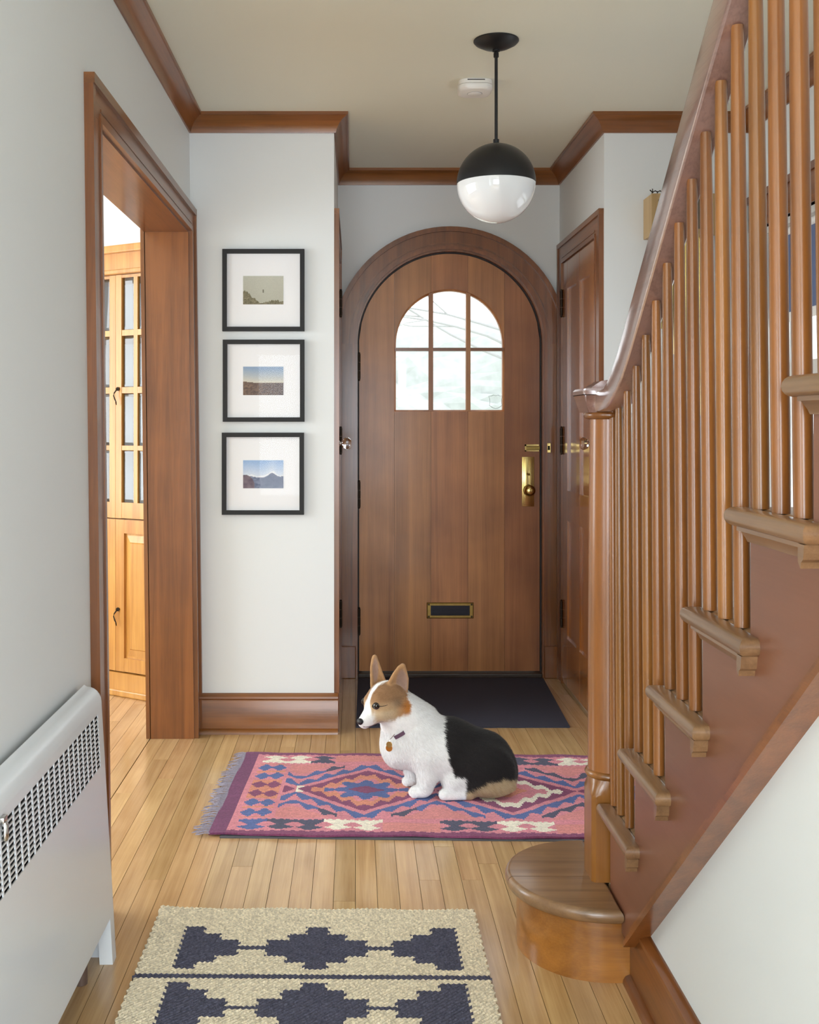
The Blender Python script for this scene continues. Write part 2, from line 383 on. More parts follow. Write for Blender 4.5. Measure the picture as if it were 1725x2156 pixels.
# ------------------------------------------------------------------ arched front door
door = thing('door_1', (AX, D2, 0), 'arched plank front door with six glass panes and brass hardware', None, kind='structure')
def ring(m, r0, r1, y0, y1, n=44, zb=0.0, clamp=(XRL+0.001, XRR-0.001)):
    pts0, pts1 = [], []
    for (r, P) in ((r0, pts0), (r1, pts1)):
        P.append((AX-r, zb)); 
        for i in range(n+1):
            a = PI-PI*i/n; P.append((AX+r*math.cos(a), AZ+r*math.sin(a)))
        P.append((AX+r, zb))
    cl = lambda p: (min(max(p[0], clamp[0]), clamp[1]), p[1])
    rs = []
    for p, q in zip(pts0, pts1):
        p, q = cl(p), cl(q)
        rs.append([(p[0], y0, p[1]), (q[0], y0, q[1]), (q[0], y1, q[1]), (p[0], y1, p[1])])
    return m.rings(rs)
for nm, r0, r1, y0, y1, z0 in (('casing', 0.470, 0.545, D2-0.020, D2, 0.0), ('casing_band', 0.543, 0.566, D2-0.032, D2-0.001, 0.001), ('casing_bead', 0.457, 0.472, D2-0.026, D2, 0.0), ('casing_bead', 0.484, 0.490, D2-0.024, D2-0.018, 0.0)):
    m = MB(); ring(m, r0, r1, y0, y1); m.done(nm, M_trim['Z'], door, smooth=True)
# small square joints where the legs of the casing meet the arch
for sx in (-1, 1):
    m = MB(); xa, xb = sorted((AX+sx*0.472, AX+sx*0.530)); m.box(xa, xb, D2-0.0225, D2-0.018, 0.16, AZ); m.done('casing_leg', M_trim['Z'], door)
    m = MB(); xa, xb = sorted((AX+sx*0.456, min(AX+sx*0.533, XRR-0.001) if sx > 0 else AX-0.533)); m.box(xa, xb, D2-0.034, D2, 0.0, 0.155, 0.003); m.done('plinth_block', M_trim['Z'], door)
m = MB(); ring(m, 0.447, 0.489, D2-0.018, D2+0.20); m.done('jamb', M_trim['Z'], door, smooth=True)
m = MB(); ring(m, 0.4405, 0.4475, D2+0.008, D2+0.058); m.done('weatherstrip', M_weather, door, smooth=True)
m = MB(); ring(m, 0.425, 0.448, D2+0.0575, D2+0.09); m.done('door_stop', M_weather, door, smooth=True)
m = MB(); m.box(AX-0.447, AX+0.447, D2-0.03, D2+0.16, 0, 0.022, 0.006); m.done('threshold', plain('worn_threshold', (62, 52, 46), 0.4, bump=0.3, bscale=80, var=0.4), door)
# planks
WR, WB = 0.268, 1.617-0.328              # window radius, window bottom
DY0, DY1, DB, DR = D2+0.012, D2+0.056, 0.026, 0.4395
seams = [AX-DR]+[AX+(i-2.5)*0.1775+(0.0015) for i in range(1, 5)]+[AX+DR]
seams[1], seams[4] = AX-WR, AX+WR
seams[2], seams[3] = AX-0.0895, AX+0.0905
def arcz(x, r): return AZ+math.sqrt(max(0, r*r-(x-AX)**2))
for k in range(5):
    x0, x1 = seams[k]+0.0005, seams[k+1]-0.0005
    m = MB(); nn = 14; xs = [x0+(x1-x0)*i/nn for i in range(nn+1)]
    top = [(x, arcz(x, DR)) for x in xs[::-1]]
    if k in (0, 4): m.prism([(x0, DB), (x1, DB)]+top, DY0, DY1)
    else:
        m.prism([(x0, DB), (x1, DB), (x1, WB), (x0, WB)], DY0, DY1)
        m.prism([(x, arcz(x, WR)) for x in xs]+top, DY0, DY1)
    m.done('plank', M_plank, door)
# window: rim, muntins, panes
m = MB()
pa = [(AX-WR, WB)]+[(AX+WR*math.cos(PI-PI*i/32), AZ+WR*math.sin(PI-PI*i/32)) for i in range(33)]+[(AX+WR, WB)]
WI = WR-0.008
pb = [(AX-WI, WB+0.008)]+[(AX+WI*math.cos(PI-PI*i/32), AZ+WI*math.sin(PI-PI*i/32)) for i in range(33)]+[(AX+WI, WB+0.008)]
rs = [[(p[0], DY0+0.002, p[1]), (q[0], DY0+0.012, q[1]), (q[0], DY1, q[1]), (p[0], DY1, p[1])] for p, q in zip(pa, pb)]
m.rings(rs+[rs[0]], cap=False); m.done('window_rim', M_plank, door)
mx = (AX-0.0895, AX+0.0925)
mz = AZ-0.025
for x in mx:
    m = MB(); m.prism([(x-0.011, WB), (x+0.011, WB), (x+0.011, arcz(x+0.011, WR)), (x-0.011, arcz(x-0.011, WR))], DY0+0.004, DY1-0.004); m.done('muntin', M_plank, door)
m = MB(); m.box(AX-WR, AX+WR, DY0+0.005, DY1-0.005, mz-0.008, mz+0.008); m.done('muntin', M_trim['X'], door)
cols = [(AX-WI, mx[0]-0.011), (mx[0]+0.011, mx[1]-0.011), (mx[1]+0.011, AX+WI)]
for i, (x0, x1) in enumerate(cols):
    for j in range(2):
        if j == 0: out = [(x0, WB+0.008), (x1, WB+0.008), (x1, mz-0.008), (x0, mz-0.008)]
        else:
            xs = [x1+(x0-x1)*q/10 for q in range(11)]
            out = [(x0, mz+0.008), (x1, mz+0.008)]+[(x, arcz(x, WI)) for x in xs]
        cx = sum(p[0] for p in out)/len(out); cz = sum(p[1] for p in out)/len(out)
        inn = [(cx+(p[0]-cx)*0.86, cz+(p[1]-cz)*0.90) for p in out]
        m = MB(); ym = (DY0+DY1)/2
        m.rings([[(p[0], ym+0.003, p[1]) for p in out], [(p[0], ym, p[1]) for p in out], [(p[0], ym-0.004, p[1]) for p in inn]])
        pane = m.done('pane', M_glass, door)
        if i == 2 and j == 0:
            # outline of a shield shaped sticker
            sh = [(0, -1), (0.45, -0.85), (0.85, -0.55), (0.78, -0.1), (0.8, 0.35), (0.95, 0.7), (0.6, 0.72), (0.3, 0.85), (0, 0.75)]
            sh = sh+[(-a, b) for a, b in sh[::-1][1:-1]]
            c = at(1044, 845, ym-0.005)
            m = MB(); rs = []
            for a, b in sh+[sh[0]]:
                rs.append([(c.x+a*s_*0.037, y_, c.z+b*s_*0.037) for s_ in (1.0, 0.95) for y_ in ((ym-0.0052, ym-0.0046) if s_ == 1.0 else (ym-0.0046, ym-0.0052))])
            m.rings(rs, cap=False); m.done('shield_sticker', plain('sticker_outline', (120, 130, 132), 0.6), pane)
# hardware
c = at(1112, 1014, DY0)
lp = MB(); lp.box(c.x-0.030, c.x+0.030, DY0-0.003, DY0, c.z-0.121, c.z+0.121, 0.002); lp.box(c.x-0.0215, c.x+0.0215, DY0-0.0065, DY0-0.002, c.z-0.112, c.z+0.112, 0.002)
lp = lp.done('lock_plate', M_brass, door, smooth=True)
kz = at(1112, 1032, DY0).z
m = MB(); m.lathe([(0.012, 0), (0.012, -0.02), (0.016, -0.026), (0.024, -0.034), (0.0265, -0.044), (0.022, -0.053), (0.012, -0.057), (0.0, -0.058)], (c.x+0.002, DY0-0.006, kz), 'Y', 28); m.done('door_knob', M_brass, lp, smooth='all')
m = MB(); m.lathe([(0.027, 0), (0.027, -0.004), (0.022, -0.008)], (c.x+0.002, DY0-0.006, kz), 'Y', 28); m.done('rosette', M_oldbrass, lp, smooth=True)
m = MB(); m.box(c.x-0.008, c.x+0.008, DY0-0.009, DY0-0.006, c.z+0.03, c.z+0.042, 0.001); m.tube([(c.x-0.008, DY0-0.012, c.z+0.040), (c.x+0.008, DY0-0.012, c.z+0.032)], 0.003); m.done('thumb_turn', M_oldbrass, lp)
b0 = at(1105, 943, DY0)
bo = MB(); bo.box(b0.x, AX+DR-0.004, DY0-0.003, DY0, b0.z-0.017, b0.z-0.011); bo.box(b0.x, AX+DR-0.004, DY0-0.003, DY0, b0.z+0.009, b0.z+0.017); bo.box(b0.x, b0.x+0.008, DY0-0.003, DY0, b0.z-0.017, b0.z+0.017)
bo = bo.done('slide_bolt', M_brass, door)
m = MB(); m.box(b0.x+0.006, AX+DR, DY0-0.010, DY0-0.002, b0.z-0.010, b0.z+0.008, 0.002); m.done('bolt_bar', M_oldbrass, bo)
k0 = at(1156, 943, D2-0.022)
ke = MB(); ke.box(k0.x-0.009, k0.x+0.009, D2-0.028, D2-0.02, k0.z-0.024, k0.z+0.024, 0.002); ke = ke.done('bolt_keeper', M_brass, door)
m = MB(); m.box(k0.x-0.006, k0.x+0.004, D2-0.030, D2-0.0265, k0.z-0.010, k0.z+0.010); m.done('keeper_slot', M_dark, ke)
c = at(948, 1285, DY0)
ms = MB(); W_, H_ = 0.114, 0.0385
rs = []
for (a, b, y) in ((W_, H_, 0), (W_, H_, -0.004), (W_-0.004, H_-0.004, -0.008), (W_-0.019, H_-0.014, -0.008), (W_-0.021, H_-0.016, 0.010)):
    rs.append([(c.x-a, DY0+y, c.z-b), (c.x+a, DY0+y, c.z-b), (c.x+a, DY0+y, c.z+b), (c.x-a, DY0+y, c.z+b)])
ms.rings(rs, cap=False); ms = ms.done('mail_slot', M_oldbrass, door)
m = MB(); m.box(c.x-W_+0.02, c.x+W_-0.02, DY0-0.001, DY0+0.001, c.z-H_+0.015, c.z+H_-0.015); m.box(c.x-W_+0.03, c.x+W_-0.03, DY0-0.004, DY0-0.001, c.z-H_+0.020, c.z+0.004, 0.001); m.done('slot_flap', plain('slot_flap_metal', (50, 50, 56), 0.3, 0.8), ms)
for sx in (-1, 1):
    for sz in (-1, 1):
        m = MB(); m.lathe([(0.005, 0), (0.004, -0.002), (0, -0.0025)], (c.x+sx*(W_-0.010), DY0-0.008, c.z+sz*(H_-0.009)), 'Y', 10); m.done('screw', M_iron, ms, smooth=True)
def hinge(parent, x, y, z, h=0.125, r=0.0075):
    m = MB(); 
    for k in range(3): m.lathe([(r, -h/2+k*h/3+0.001), (r, -h/2+(k+1)*h/3-0.001)], (x, y, z), 'Z', 12)
    m.lathe([(0.0, h/2+0.008), (r*0.9, h/2+0.004), (r*0.7, h/2)], (x, y, z), 'Z', 12); m.lathe([(r*0.7, -h/2), (r*0.9, -h/2-0.004), (0, -h/2-0.008)], (x, y, z), 'Z', 12)
    return m.done('hinge', M_iron, parent, smooth=True)
for py in (772, 1041, 1308): hinge(door, AX-DR-0.001, DY0-0.003, at(754, py, DY0).z)

# ------------------------------------------------------------------ closet doors on both sides of the recess
def closet(name, wx, sg, label):
    """wx: wall face, sg: direction into the recess"""
    d = thing(name, (wx, 4.83, 0), label, None, kind='structure')
    y0, y1, top = 4.362, 5.272, 2.088
    X = lambda t: wx+sg*t
    def bx(nm, t0, t1, ya, yb, za, zb, mat, par=d, bev=0.0):
        m = MB(); a, b = sorted((X(t0), X(t1))); m.box(a, b, ya, yb, za, zb, bev); return m.done(nm, mat, par)
    cw = 0.098
    for (ya, yb, o) in ((y0, y0+cw, 0), (y1-cw, y1, 1)):
        bx('casing', 0, 0.014, ya, yb, 0, top, M_trim['Z'])
        ob = (ya-0.001, ya+0.02) if o == 0 else (yb-0.02, yb+0.001)
        bx('casing_band', 0, 0.020, ob[0], ob[1], 0, top, M_trim['Z'])
        ib = (yb-0.014, yb+0.001) if o == 0 else (ya-0.001, ya+0.014)
        bx('casing_bead', 0, 0.0175, ib[0], ib[1], 0, top-cw, M_trim['Z'])
    bx('head_casing', 0, 0.0145, y0+0.02, y1-0.02, top-cw+0.001, top-0.001, M_trim['Y']); bx('head_band', 0, 0.0205, y0-0.002, y1+0.002, top-0.02, top+0.002, M_trim['Y']); bx('head_bead', 0, 0.0182, y0+cw-0.01, y1-cw+0.01, top-cw-0.001, top-cw+0.014, M_trim['Y'])
    bx('head_bead', 0, 0.0165, y0+cw, y1-cw, top-cw+0.022, top-cw+0.030, M_trim['Y'])
    da, db, dz0, dz1 = y0+cw+0.003, y1-cw-0.003, 0.012, top-cw-0.004
    leaf = bx('door_leaf', -0.02, 0.0015, da, db, dz0, dz1, M_closet)
    st = 0.11; mid = (da+db)/2
    for (ya, yb) in ((da, da+st), (db-st, db), (mid-0.035, mid+0.035)): bx('stile', 0.0, 0.0105, ya, yb, dz0, dz1, M_closet)
    for (za, zb) in ((dz0, dz0+0.22), (dz1-0.13, dz1), (0.78, 0.92)): bx('rail', 0.0, 0.010, da+st-0.001, db-st+0.001, za, zb, M_closet)
    kn = MB(); ky = 4.50; kz_ = 1.148
    kn = thing('knob', (X(0.01), ky, kz_), 'faceted glass knob', None); kn.parent = d; kn.matrix_parent_inverse = WORLD['%s' % d.name].inverted()
    del kn['label']
    m = MB(); m.lathe([(0.022, 0), (0.022, sg*0.004), (0.010, sg*0.010), (0.008, sg*0.022)], (X(0.010), ky, kz_), 'X', 20); m.done('knob_rose', M_chrome, kn, smooth=True)
    m = MB(); m.lathe([(0.010, sg*0.018), (0.020, sg*0.026), (0.026, sg*0.036), (0.026, sg*0.046), (0.018, sg*0.056), (0.010, sg*0.058)], (X(0.010), ky, kz_), 'X', 12); m.done('knob_glass', M_crystal, kn)
    for z in (1.80, 1.15, 0.33): hinge(d, X(0.016), y1-cw-0.001, z, 0.12, 0.007)
    return d
closet('door_2', XRL, 1, 'closet door on the left side of the recess with a glass knob')
closet('door_3', XRR, -1, 'panelled closet door on the right side of the recess with a glass knob')

# ------------------------------------------------------------------ window over the stairs in the right wall
wn = thing('window_1', (XR, 3.75, WZ0), 'stair window in the right wall with stained casing and blue roller shade', None, kind='structure')
def wbx(nm, x0, x1, y0, y1, z0, z1, mat, par=wn):
    m = MB(); m.box(x0, x1, y0, y1, z0, z1); return m.done(nm, mat, par)
wbx('casing', XR-0.02, XR, WY1-0.005, WY1+0.10, WZ0-0.02, WZ1+0.13, M_trim['Z']); wbx('casing', XR-0.02, XR, WY0-0.10, WY0+0.005, WZ0-0.02, WZ1+0.13, M_trim['Z'])
wbx('head_casing', XR-0.021, XR, WY0-0.10, WY1+0.10, WZ1-0.005, WZ1+0.13, M_trim['Y']); wbx('head_band', XR-0.030, XR, WY0-0.11, WY1+0.11, WZ1+0.105, WZ1+0.132, M_trim['Y']); wbx('head_bead', XR-0.026, XR, WY0, WY1, WZ1-0.005, WZ1+0.02, M_trim['Y'])
wbx('sill', XR-0.05, XR+0.1, WY0-0.11, WY1+0.11, WZ0-0.03, WZ0, M_trim['Y'])
M_wpaint = plain('window_paint', (215, 212, 206), 0.5)
for (ya, yb) in ((WY0, WY0+0.03), (WY1-0.03, WY1)): wbx('window_frame', XR+0.0, XR+0.12, ya, yb, WZ0, WZ1, M_wpaint)
wbx('window_frame', XR, XR+0.12, WY0+0.03, WY1-0.03, WZ1-0.03, WZ1, M_wpaint)
zm = 1.42
for (za, zb) in ((WZ0, zm), (zm, WZ1-0.03)):
    sa = wbx('sash', XR+0.06, XR+0.09, WY0+0.03, WY0+0.075, za, zb, M_wpaint)
    wbx('sash_stile', XR+0.06, XR+0.09, WY1-0.075, WY1-0.03, za, zb, M_wpaint, sa); wbx('sash_rail', XR+0.06, XR+0.09, WY0+0.075, WY1-0.075, za, za+0.04, M_wpaint, sa); wbx('sash_rail', XR+0.06, XR+0.09, WY0+0.075, WY1-0.075, zb-0.035, zb, M_wpaint, sa)
    wbx('pane', XR+0.073, XR+0.077, WY0+0.075, WY1-0.075, za+0.04, zb-0.035, M_glass, sa)
sh = thing('roller_shade', (XR+0.03, 3.75, WZ1-0.03), 'slate blue roller shade half lowered in the stair window', 'window shade')
m = MB(); m.box(XR+0.028, XR+0.031, WY0+0.04, WY1-0.04, 1.64, WZ1-0.04); m.done('shade_cloth', plain('slate_blue_cloth', (96, 108, 140), 0.85, bump=0.2, bscale=300), sh)
m = MB(); m.box(XR+0.024, XR+0.035, WY0+0.04, WY1-0.04, 1.605, 1.64, 0.003); m.done('bottom_bar', M_plastic, sh)
m = MB(); m.lathe([(0.016, WY0+0.035), (0.016, WY1-0.035)], (XR+0.035, 0, WZ1-0.045), 'Y', 16); m.done('roller', M_plastic, sh, smooth=True)

# ------------------------------------------------------------------ staircase
stair = thing('staircase', (0.6, 2.0, 0), 'stained wood staircase with tapered balusters, newel post and rounded first step', 'staircase')
RISE, RUN, XT, XF = 0.187, 0.2228, 0.556, 0.586
znose = lambda t: 0.17+RISE*t
ynose = lambda t: 2.5398-RUN*(t-1)
NT = 8
for t in range(1, NT+1):
    z, y = znose(t), ynose(t)
    if t == 1: y = 2.519
    x0 = 0.650 if t == 1 else XF+0.004
    m = MB(); m.slab([(XF+0.004, y-RUN-0.035), (1.55, y-RUN-0.035), (1.55, y), (XF+0.004, y)], z-0.027, z)
    tr = m.done('tread', M_tread['X'], stair, smooth=True)
    ye = ynose(t)-0.292
    m = MB(); m.slab([(XT, ye), (XF+0.010, ye), (XF+0.010, y), (XT, y)], z-0.0272, z+0.0002)
    m.done('return_nosing', M_tread['Y'], tr, smooth=True)
    # cove moulding below the return with a small scroll at its near end
    m = MB(); m.prism([(XF, z-0.050), (XF-0.004, z-0.050), (XF-0.007, z-0.044), (XF-0.013, z-0.036), (XF-0.016, z-0.033), (XF-0.020, z-0.033), (XF-0.020, z-0.027), (XF, z-0.027)], ye+0.02, y-0.028, 'Y')
    m.done('cove', M_tread['Y'], tr, smooth=True)
    m = MB(); m.prism([(ye+0.010, z-0.027), (ye+0.030, z-0.027), (ye+0.030, z-0.050), (ye+0.026, z-0.054), (ye+0.022, z-0.058), (ye+0.020, z-0.050), (ye+0.014, z-0.046), (ye+0.012, z-0.038)], XT+0.006, XF, 'X')
    m.done('scroll_end', M_tread['Y'], tr)
    m = MB(); m.box(XF+0.002, 1.55, y-0.052, y-0.030, z-RISE, z-0.027); m.done('riser', M_string, stair)
# stringer (closed board cut under the treads)
pts = [(2.508, 0.172), (2.36, 0.105)]
pts = [(2.360, 0.115)]
yb = 0.6
pts.append((yb, zup(yb)+0.0))
top = []
for t in range(NT, 0, -1):
    z, y = znose(t), (ynose(t) if t > 1 else 2.538)-0.030
    yn = ynose(t+1)-0.030
    top += [(max(yn, yb), z-0.027), (y, z-0.027)]
pts += top+[(2.508, 0.10)]
m = MB(); m.prism(pts, XF, XF+0.03, 'X'); m.done('stringer', M_string, stair)
m = MB()
zl = lambda y: zup(y)-0.010
pr = [(2.35, 0.012), (2.40, 0.06), (2.318, zup(2.318)+0.002), (yb, zup(yb)+0.002), (yb, zl(yb)), (2.13, zl(2.13)), (2.215, 0.155), (2.22, 0.150), (2.30, 0.04)]
m.prism([(2.355, zup(2.355)+0.004), (yb, zup(yb)+0.004), (yb, zl(yb)), (2.355, zl(2.355))], XF-0.008, XS+0.02, 'X')
m.done('stringer_moulding', M_trim['Y'], stair)
m = MB(); m.prism([(2.35, zup(2.35)+0.016), (yb, zup(yb)+0.016), (yb, zup(yb)+0.006), (2.35, zup(2.35)+0.006)], XF-0.004, XF+0.01, 'X'); m.done('moulding_bead', M_trim['Y'], stair)
# first step with rounded end
SX, SY, SR = 0.564, 2.582, 0.208
arc = [(SX+SR*math.cos(PI/2+PI*i/28), SY+SR*math.sin(PI/2+PI*i/28)) for i in range(29)]
outl = arc+[(XF-0.001, SY-SR), (XF-0.001, SY+SR)]
step = thing('first_step', (SX, SY, 0), 'rounded first step', None); del step['label']; step.parent = stair; step.matrix_parent_inverse = WORLD[stair.name].inverted()
ysm = 2.558
for sd in (0, 1):
    m = MB(); m.slab(outl, 0.138, 0.170, 5)
    bmesh.ops.remove_doubles(m.bm, verts=m.bm.verts, dist=1e-6)
    g = m.bm.verts[:]+m.bm.edges[:]+m.bm.faces[:]
    r = bmesh.ops.bisect_plane(m.bm, geom=g, plane_co=(0, ysm+(0.001 if sd else -0.001), 0), plane_no=(0, 1, 0), clear_outer=(sd == 0), clear_inner=(sd == 1))
    ed = [e for e in r['geom_cut'] if isinstance(e, bmesh.types.BMEdge)]
    bmesh.ops.holes_fill(m.bm, edges=ed, sides=0)
    m.done('step_board', M_tread['X'], step, smooth=True)
DRr = SR-0.027
arc = [(SX+DRr*math.cos(PI/2+PI*i/28), SY+DRr*math.sin(PI/2+PI*i/28)) for i in range(29)]
m = MB(); m.prism(arc+[(0.612, SY-DRr), (0.612, SY+DRr)], 0.0, 0.139, 'Z'); m.done('round_riser', M_drum, step, smooth=True)
m = MB(); m.box(XF+0.001, 1.55, 2.525, SY+SR, 0.139, 0.170, 0.004); m.done('step_board', M_tread['X'], step)
m = MB(); m.box(0.599, 1.55, 2.72, SY+DRr, 0.0, 0.139); m.done('step_riser', M_drum, step)
# newel
NX, NY = 0.595, 2.570
nw = thing('newel_post', (NX, NY, 0.17), 'newel', None); del nw['label']; nw.parent = stair; nw.matrix_parent_inverse = WORLD[stair.name].inverted()
def sq(h, z, k, n=32):
    """square (k=0) to round (k=1) ring"""
    out = []
    for i in range(n):
        a = 2*PI*(i+0.5)/n; c_, s_ = math.cos(a), math.sin(a); q = h/max(abs(c_), abs(s_)); rr = q*(1-k)+h*k
        out.append((NX+rr*c_, NY+rr*s_, z))
    return out
m = MB(); m.rings([sq(0.0475, 0.17, 0), sq(0.0475, 0.365, 0), sq(0.0475, 0.372, 0.02), sq(0.0475, 0.385, 0.35), sq(0.0475, 0.398, 0.8), sq(0.047, 0.405, 1)]); m.done('newel_base', M_bal, nw, smooth=True)
m = MB(); m.lathe([(0.047, 0.403), (0.052, 0.406), (0.0545, 0.412), (0.052, 0.418), (0.047, 0.421)], (NX, NY, 0), 'Z', 36); m.done('newel_ring', M_bal, nw, smooth='all')
m = MB(); m.lathe([(0.0465, 0.420), (0.0465, 0.7), (0.0445, 1.0), (0.042, 1.243)], (NX, NY, 0), 'Z', 36); m.done('newel_shaft', M_bal, nw, smooth=True)
m = MB(); m.lathe([(0.044, 1.240), (0.0535, 1.243), (0.056, 1.250), (0.054, 1.256), (0.046, 1.258)], (NX, NY, 0), 'Z', 36); m.done('newel_collar', M_bal, nw, smooth='all')
def rect(cx, cy, hx, hy, z): return [(cx-hx, cy-hy, z), (cx+hx, cy-hy, z), (cx+hx, cy+hy, z), (cx-hx, cy+hy, z)]
m = MB(); cy_ = NY+0.018
m.rings([rect(0.589, cy_, 0.047, 0.052, 1.256), rect(0.588, cy_, 0.0515, 0.056, 1.275), rect(0.587, cy_, 0.057, 0.061, 1.296), rect(0.587, cy_, 0.0590, 0.063, 1.298), rect(0.587, cy_, 0.0595, 0.0635, 1.307), rect(0.587, cy_, 0.055, 0.059, 1.312)])
bmesh.ops.bevel(m.bm, geom=[e for e in m.bm.edges if abs((e.verts[0].co-e.verts[1].co).z) > 0.003], offset=0.004, segments=2, affect='EDGES')
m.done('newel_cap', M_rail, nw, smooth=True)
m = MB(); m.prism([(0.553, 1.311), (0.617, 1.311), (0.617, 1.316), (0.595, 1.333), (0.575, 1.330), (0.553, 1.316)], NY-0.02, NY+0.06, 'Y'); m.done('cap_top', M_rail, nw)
# handrail
def zbot(y): return 1.402+0.821*(2.241-y)
rp = [(0.9, zbot(0.9), 1, 1), (1.5, zbot(1.5), 1, 1), (2.0, zbot(2.0), 1, 1), (2.20, zbot(2.2), 1, 1), (2.28, zbot(2.28)+0.002, 0.98, 1), (2.34, 1.328, 0.93, 1.02), (2.39, 1.297, 0.84, 1.08), (2.43, 1.276, 0.75, 1.2), (2.46, 1.264, 0.68, 1.32), (2.50, 1.258, 0.62, 1.5), (2.54, 1.257, 0.58, 1.6)]
RH = 0.086
prof = [(-0.021, 0.0), (0.021, 0.0), (0.0235, 0.003), (0.0245, 0.009), (0.0245, 0.070), (0.022, 0.078), (0.014, 0.0845), (0.0, RH), (-0.014, 0.0845), (-0.022, 0.078), (-0.0245, 0.070), (-0.0245, 0.009), (-0.0235, 0.003)]
rs = []
for i, (y, z, hs_, ws_) in enumerate(rp):
    a, b = rp[max(i-1, 0)], rp[min(i+1, len(rp)-1)]; d = Vector((b[0]-a[0], b[1]-a[1])).normalized(); nn = Vector((-d.y, d.x))
    if nn.y < 0: nn = -nn
    rs.append([(0.595+px*(ws_ if px < 0 else 1.0), y+nn.x*h*hs_, z+nn.y*h*hs_) for px, h in prof])
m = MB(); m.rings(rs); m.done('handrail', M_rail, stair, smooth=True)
# balusters
def zrail(y):
    ys = [p[0] for p in rp]; zs = [p[1] for p in rp]; return float(np.interp(y, ys, zs))
for k in range(0, 20):
    yb_ = 1.7545+0.0764*(10-k)
    t = k//3+1
    if k == 0: yb_ = 2.502
    z0 = znose(t); yt = yb_+0.022
    zt = zrail(yt)+0.003
    prof_ = []
    L_ = zt-z0; rs = []
    for q, r in ((0, 1.0), (0.10, 1.04), (0.35, 1.04), (0.6, 1.0), (0.85, 0.90), (0.965, 0.81), (1.0, 0.78)):
        r *= 0.0098+0.00021*min(k, 15); cy = yb_+(yt-yb_)*q; z = z0+L_*q
        rs.append([(0.595+r*math.cos(2*PI*i/20), cy+r*math.sin(2*PI*i/20), z) for i in range(20)])
    m = MB(); m.rings(rs); m.done('baluster', M_bal, stair, smooth=True)

# ------------------------------------------------------------------ radiator cover
rad = thing('radiator_cover', (-0.6, 1.9, 0), 'white enamelled radiator cover with slotted grille against the left wall', 'radiator')
RY0, RY1 = 0.9, 2.519
RW = XL+0.028
fx = lambda z: -0.551-0.0575*z      # face of the cover
# closed body outline in (x, z), with rolled top edge, extruded along the wall in pieces round the grille
GZ0, GZ1, GY1 = 0.452, 0.572, 2.478
m = MB()
def facebox(z0, z1, y0, y1, d=0.002):
    m.rings([[(fx(z), y0, z), (fx(z), y1, z), (fx(z)-d, y1, z), (fx(z)-d, y0, z)] for z in (z0, z1)])
facebox(0.105, GZ0, RY0, RY1); facebox(GZ1, 0.590, RY0, RY1); facebox(GZ0, GZ1, GY1, RY1)
m.done('front_panel', M_white, rad)
m = MB(); m.rings([[(fx(z), RY1-0.036+0.0, z), (fx(z), RY1, z), (fx(z)-0.03, RY1, z), (fx(z)-0.03, RY1-0.036, z)] for z in (0.0, 0.105)]); m.done('foot', M_white, rad)
m = MB(); rs = []
for a in range(0, 7):
    t = a/6*PI/2; r = 0.034
    rs.append((fx(0.590)-r+r*math.cos(t), 0.590+r*math.sin(t)))
prof = rs+[(RW-0.006, 0.628), (RW-0.006, 0.624)]+[(x-0.002, z-0.003) for x, z in rs[::-1]]
m.prism(prof, RY0, RY1, 'Y'); m.done('top_panel', M_white, rad, smooth=True)
m = MB(); m.prism([(fx(0.0), 0.0), (fx(0.590), 0.590)]+rs[1:]+[(RW-0.005, 0.626), (RW+0.005, 0.0)], RY1-0.002, RY1, 'Y'); m.done('end_panel', M_white, rad)
m = MB(); m.rings([[(fx(z)-0.012, RY0, z), (fx(z)-0.012, RY1-0.004, z), (fx(z)-0.014, RY1-0.004, z), (fx(z)-0.014, RY0, z)] for z in (GZ0-0.03, GZ1+0.015)]); m.done('grille_backing', M_dark, rad)
m = MB(); ns = 12
for k in range(ns+1):
    z = GZ0+(GZ1-GZ0)*k/ns
    m.rings([[(fx(z), RY0, z-0.0017), (fx(z), GY1, z-0.0017), (fx(z), GY1, z+0.0017), (fx(z), RY0, z+0.0017)], [(fx(z)-0.0025, RY0, z-0.0025), (fx(z)-0.0025, GY1, z-0.0025), (fx(z)-0.0025, GY1, z+0.0010), (fx(z)-0.0025, RY0, z+0.0010)]])
y = GY1
while y > RY0:
    m.rings([[(fx(z)+0.0003, y-0.0028, z), (fx(z)+0.0003, y+0.0028, z), (fx(z)-0.002, y+0.0028, z), (fx(z)-0.002, y-0.0028, z)] for z in (GZ0, GZ1)])
    y -= 0.036
gr = m.done('grille', M_white, rad); gr['kind'] = 'stuff'
c = Vector((fx(0.57)+0.002, 1.80, 0.575))
m = MB(); m.box(c.x-0.002, c.x+0.006, c.y-0.010, c.y+0.010, c.z-0.002, c.z+0.008, 0.001); m.lathe([(0.005, -0.03), (0.006, -0.024), (0.006, -0.004), (0.004, 0.0)], (c.x+0.006, c.y-0.004, c.z), 'Z', 12); m.done('damper_latch', M_chrome, rad, smooth=True)
m = MB(); m.tube([(-0.602, 1.0, 0.10), (-0.602, 2.40, 0.10)], 0.016, 10); m.tube([(-0.602, 2.40, 0.10), (-0.602, 2.40, 0.0)], 0.014, 10)
for k in range(24): m.box(-0.624, -0.580, 1.2+k*0.05, 1.2+k*0.05+0.003, 0.075, 0.125)
m.done('heating_pipe', plain('old_pipe_metal', (120, 100, 90), 0.6, 0.4, var=0.5, bscale=20), rad, smooth=True)

